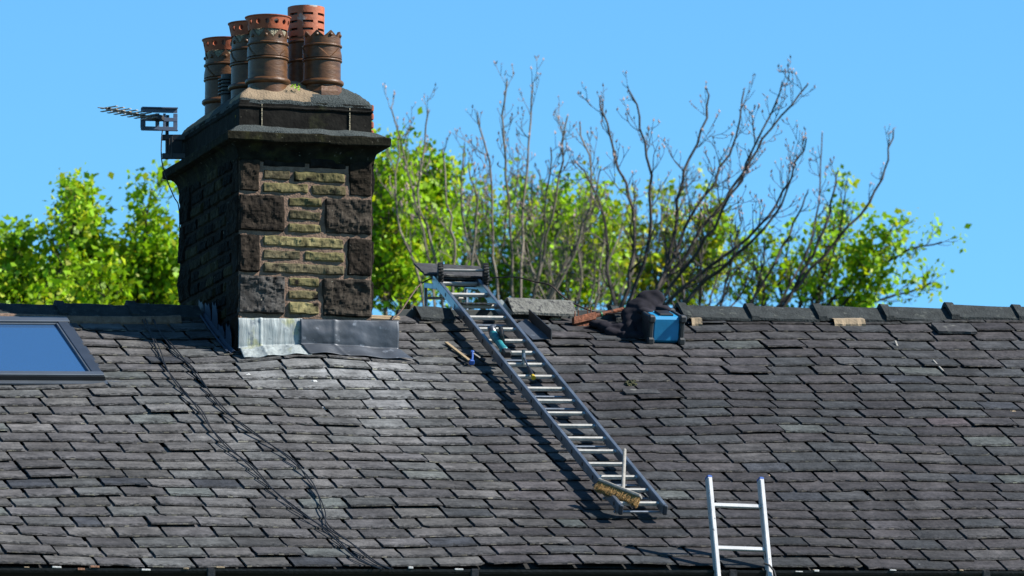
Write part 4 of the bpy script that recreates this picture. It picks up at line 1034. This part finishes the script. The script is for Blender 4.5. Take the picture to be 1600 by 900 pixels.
def make_tree(name, label, limbs, Y, trunk_px, seed, bark='bark', leafm=None, leafsize=.09, per=6, spread=.09, buds=False, dens=1.0, lenf=.5, up=.35, cat='tree', leafprob=1.0, order=2, rr=.026, leafmax=9999, jitterY=1.2, tipfade=None, leafcap=None, group='trees behind the house'):
    T = Tree(seed); base = at_y(trunk_px, 520, Y); base.z = 0
    fork = at_y(trunk_px, 520, Y); fork.z = 10.5
    th = thing(name, tuple(base), label, cat, group)
    tk = [base, base+V((.1, 0, 4)), base+V((-.05, .1, 8)), fork]
    T.mb.tube(tk, [.34, .28, .24, .2], 10)
    for lm in limbs:
        px = smooth_path([V((x, y, 0)) for x, y in lm], 4); y0 = T.r.uniform(-jitterY, jitterY); pts = [fork]
        nn = len(px)
        for k, p in enumerate(px):
            q = at_y(p.x+T.r.gauss(0, 1.8), p.y+T.r.gauss(0, 1.5), Y+y0*(k/nn)+T.r.gauss(0, .03)); pts.append(q)
        T.grow(pts[0:2], .09, rr, 0); T.nodes.clear(); T.tips.pop()
        T.grow(pts[1:], rr, .009, order, up, dens, 13.2, lenf)
    br_ = T.mb.build('branches', M[bark], th)
    r_ = np.random.default_rng(seed)
    if leafm:
        src = [tuple(p) for p, o_ in T.tips+T.nodes if o_ <= 1 and T.r.random() < leafprob*(1 if tipfade is None else min(1, max(.25, (prj(V(p))[1]-tipfade(prj(V(p))[0]))/90)))]
        if leafcap: src = [p for p in src if leafcap(prj(V(p)))]
        if len(src) > leafmax: src = [src[k] for k in sorted(T.r.sample(range(len(src)), leafmax))]
        print(name, 'leaf clusters', len(src), 'branch faces', len(T.mb.f))
        blob_tris('leaves', src, leafsize, M[leafm], th, r_, per=per, spread=spread)
    if buds:
        mb = MB()
        for p, o_ in T.tips+T.nodes:
            if prj(p)[1] < 345 and T.r.random() < (.9 if (p, o_) in T.tips else .25):
                r1 = T.r.uniform(.008, .017); a = T.r.uniform(0, 6); 
                top = p+V((T.r.gauss(0, .012), T.r.gauss(0, .012), r1*3.2)); ring = [mb.vert(p+V((math.cos(a+q*2.09)*r1, math.sin(a+q*2.09)*r1, r1))) for q in range(3)]; t_ = mb.vert(top); u_ = mb.vert(p)
                for q in range(3): mb.face((ring[q], ring[(q+1) % 3], t_)); mb.face((ring[(q+1) % 3], ring[q], u_))
        mb.build('bud_sprays', M['bud'], th)
    return th
def fan(cx, x0, x1, n_, ytop, seed, base_y=520, top_j=30, power=1.0):
    r_ = random.Random(seed); out = []
    for k in range(n_):
        a = (k+.5)/n_; x = x0+(x1-x0)*a+r_.uniform(-12, 12); yt = ytop(x)+r_.uniform(0, top_j)
        bx = cx+(x-cx)*.35+r_.uniform(-15, 15); mx_ = bx+(x-bx)*.55+r_.uniform(-10, 10)
        out.append([(bx, base_y), (mx_, (base_y+yt)/2), (x, yt)])
    return out
LT = thing  # alias
def interp(xs_, ys_): return lambda x: float(np.interp(x, xs_, ys_))
topL = interp([-60, 0, 30, 75, 100, 125, 160, 205, 235, 270, 330], [470, 452, 432, 455, 430, 398, 420, 408, 375, 400, 395])
make_tree('leafy_tree', 'bright green leafy tree at the far left edge behind the roof window', fan(20, -90, 105, 8, topL, 1)+[[(40, 520), (30, 450), (28, 372)], [(60, 520), (90, 430), (122, 322)], [(20, 520), (10, 470), (-10, 400)]], 88, 20, 21, 'bark_dark', 'leaf', .08, 10, .10, dens=1.35, lenf=.45, up=.5)
make_tree('leafy_tree', 'bright green leafy tree whose tall tip rises just left of the chimney', fan(200, 110, 330, 9, topL, 2)+[[(215, 520), (222, 420), (228, 350), (236, 296)], [(160, 520), (140, 400), (128, 322)]], 90, 205, 22, 'bark_dark', 'leaf', .08, 10, .10, dens=1.35, lenf=.45, up=.5)
make_tree('leafy_tree', 'darker green tree filling the gaps behind the leafy trees left of the chimney', fan(120, -60, 320, 12, lambda x: topL(x)+38, 3), 96, 120, 23, 'bark_dark', 'leaf2', .09, 11, .16, dens=1.2, lenf=.6)
topM = interp([560, 600, 640, 700, 760, 830, 900, 960, 1020, 1080, 1150], [245, 258, 275, 300, 285, 270, 275, 305, 280, 262, 315])
make_tree('leafy_tree', 'light green leafy tree close against the right side of the chimney', fan(610, 545, 690, 8, lambda x: topM(x), 4), 92, 610, 24, 'bark', 'leaf', .08, 11, .12, dens=1.3, lenf=.6)
make_tree('leafy_tree', 'green tree with pale stems behind the top of the roof ladder', fan(760, 660, 900, 10, lambda x: topM(x)+5, 5), 98, 770, 25, 'bark', 'leaf', .075, 7, .07, dens=1.5, lenf=.45, leafprob=.5, tipfade=lambda x: topM(x)-25)
make_tree('leafy_tree', 'green tree with pale stems behind the black jacket', fan(1000, 880, 1150, 10, lambda x: topM(x)+10, 6), 99, 1000, 26, 'bark', 'leaf3', .075, 7, .07, dens=1.5, lenf=.45, leafprob=.5, tipfade=lambda x: topM(x)-25)
topR = interp([1120, 1180, 1220, 1290, 1330, 1400, 1475], [365, 372, 350, 335, 340, 375, 395])
make_tree('leafy_tree', 'sparse green tree at the right whose leafy branches reach out over the ridge tiles', fan(1230, 1130, 1340, 7, lambda x: topR(x), 7)+[[(1260, 520), (1330, 440), (1400, 400), (1472, 378)], [(1270, 520), (1340, 480), (1400, 462), (1462, 440)], [(1250, 520), (1300, 400), (1320, 305)], [(1280, 520), (1350, 430), (1395, 352)]], 95, 1240, 27, 'bark_dark', 'leaf', .075, 7, .075, dens=1.3, lenf=.42, leafprob=.5)
make_tree('budding_tree', 'bare grey-twigged tree in bud rising in the middle behind the ladder top',
    [[(800, 520), (802, 420), (793, 300), (787, 200), (790, 130)], [(785, 520), (772, 400), (768, 280), (746, 175)], [(812, 520), (815, 380), (822, 260), (835, 132)], [(825, 520), (850, 400), (872, 280), (886, 182)], [(835, 520), (895, 400), (925, 300), (906, 195)],
     [(830, 520), (880, 420), (925, 330), (940, 262)], [(790, 520), (750, 420), (720, 330), (725, 235)], [(800, 520), (840, 440), (850, 330), (862, 230)]],
    90, 800, 31, 'bark', None, buds=True, dens=.85, lenf=.28, up=.6, rr=.021, order=3)
make_tree('budding_tree', 'slender bare tree with thin upright twigs beside the chimney cornice',
    [[(690, 520), (672, 420), (645, 300), (614, 172)], [(695, 520), (680, 400), (655, 300), (672, 172)], [(670, 520), (650, 420), (620, 340), (622, 220)], [(700, 520), (710, 400), (700, 320), (690, 235)], [(705, 520), (735, 420), (745, 330), (730, 260)]],
    89, 690, 32, 'bark', None, buds=True, dens=.8, lenf=.26, up=.6, rr=.019, order=3)
make_tree('budding_tree', 'large dark-limbed tree with pink buds leaning right behind the jacket',
    [[(960, 520), (1040, 440), (1100, 355), (1160, 272), (1205, 200), (1262, 133)], [(990, 520), (1080, 440), (1170, 370), (1222, 300), (1264, 216)], [(960, 520), (985, 420), (988, 330), (962, 240), (934, 152)], [(965, 520), (1005, 410), (1018, 300), (1000, 200), (985, 140)],
     [(1000, 520), (1050, 390), (1062, 290), (1098, 205), (1108, 140)], [(985, 520), (1040, 430), (1085, 330), (1140, 240), (1165, 140)], [(1020, 520), (1090, 450), (1150, 400), (1210, 340), (1240, 260)], [(970, 520), (950, 420), (940, 330), (905, 255)], [(1000, 520), (1070, 420), (1130, 330), (1180, 230), (1225, 130)]],
    87, 970, 33, 'bark_dark', None, buds=True, dens=.85, lenf=.29, up=.5, rr=.029, order=3)
make_tree('budding_tree', 'thin dark tree with tall lone budded shoots at the right behind the ridge tiles',
    [[(1180, 520), (1270, 420), (1345, 335), (1382, 265), (1394, 203)], [(1190, 520), (1250, 420), (1278, 320), (1285, 210)], [(1200, 520), (1270, 400), (1300, 320), (1310, 265)], [(1150, 520), (1200, 430), (1240, 350), (1262, 300)]],
    91, 1180, 34, 'bark_dark', None, buds=True, dens=.8, lenf=.2, up=.5, rr=.024, order=3)

make_tree('budding_tree', 'low bushy bare tree of tangled grey twigs above the pale loose ridge tile',
    fan(900, 800, 1010, 9, lambda x: 350, 9, top_j=60), 93, 900, 35, 'bark', None, buds=True, dens=.9, lenf=.26, up=.5, rr=.018, order=3)
make_tree('budding_tree', 'low bare tree of tangled dark twigs rising over the blue tool case',
    fan(1080, 1000, 1200, 9, lambda x: 350, 10, top_j=70), 90, 1080, 36, 'bark_dark', None, buds=True, dens=.9, lenf=.26, up=.5, rr=.018, order=3)
make_tree('leafy_tree', 'thin yellow-green tree filling the gap between the ladder top and the black jacket', fan(880, 820, 960, 8, lambda x: 295, 11), 97, 880, 37, 'bark', 'leaf', .07, 6, .08, dens=1.4, lenf=.45, leafprob=.5)

for o in bpy.data.objects:
    if '_wl' in o: del o['_wl']
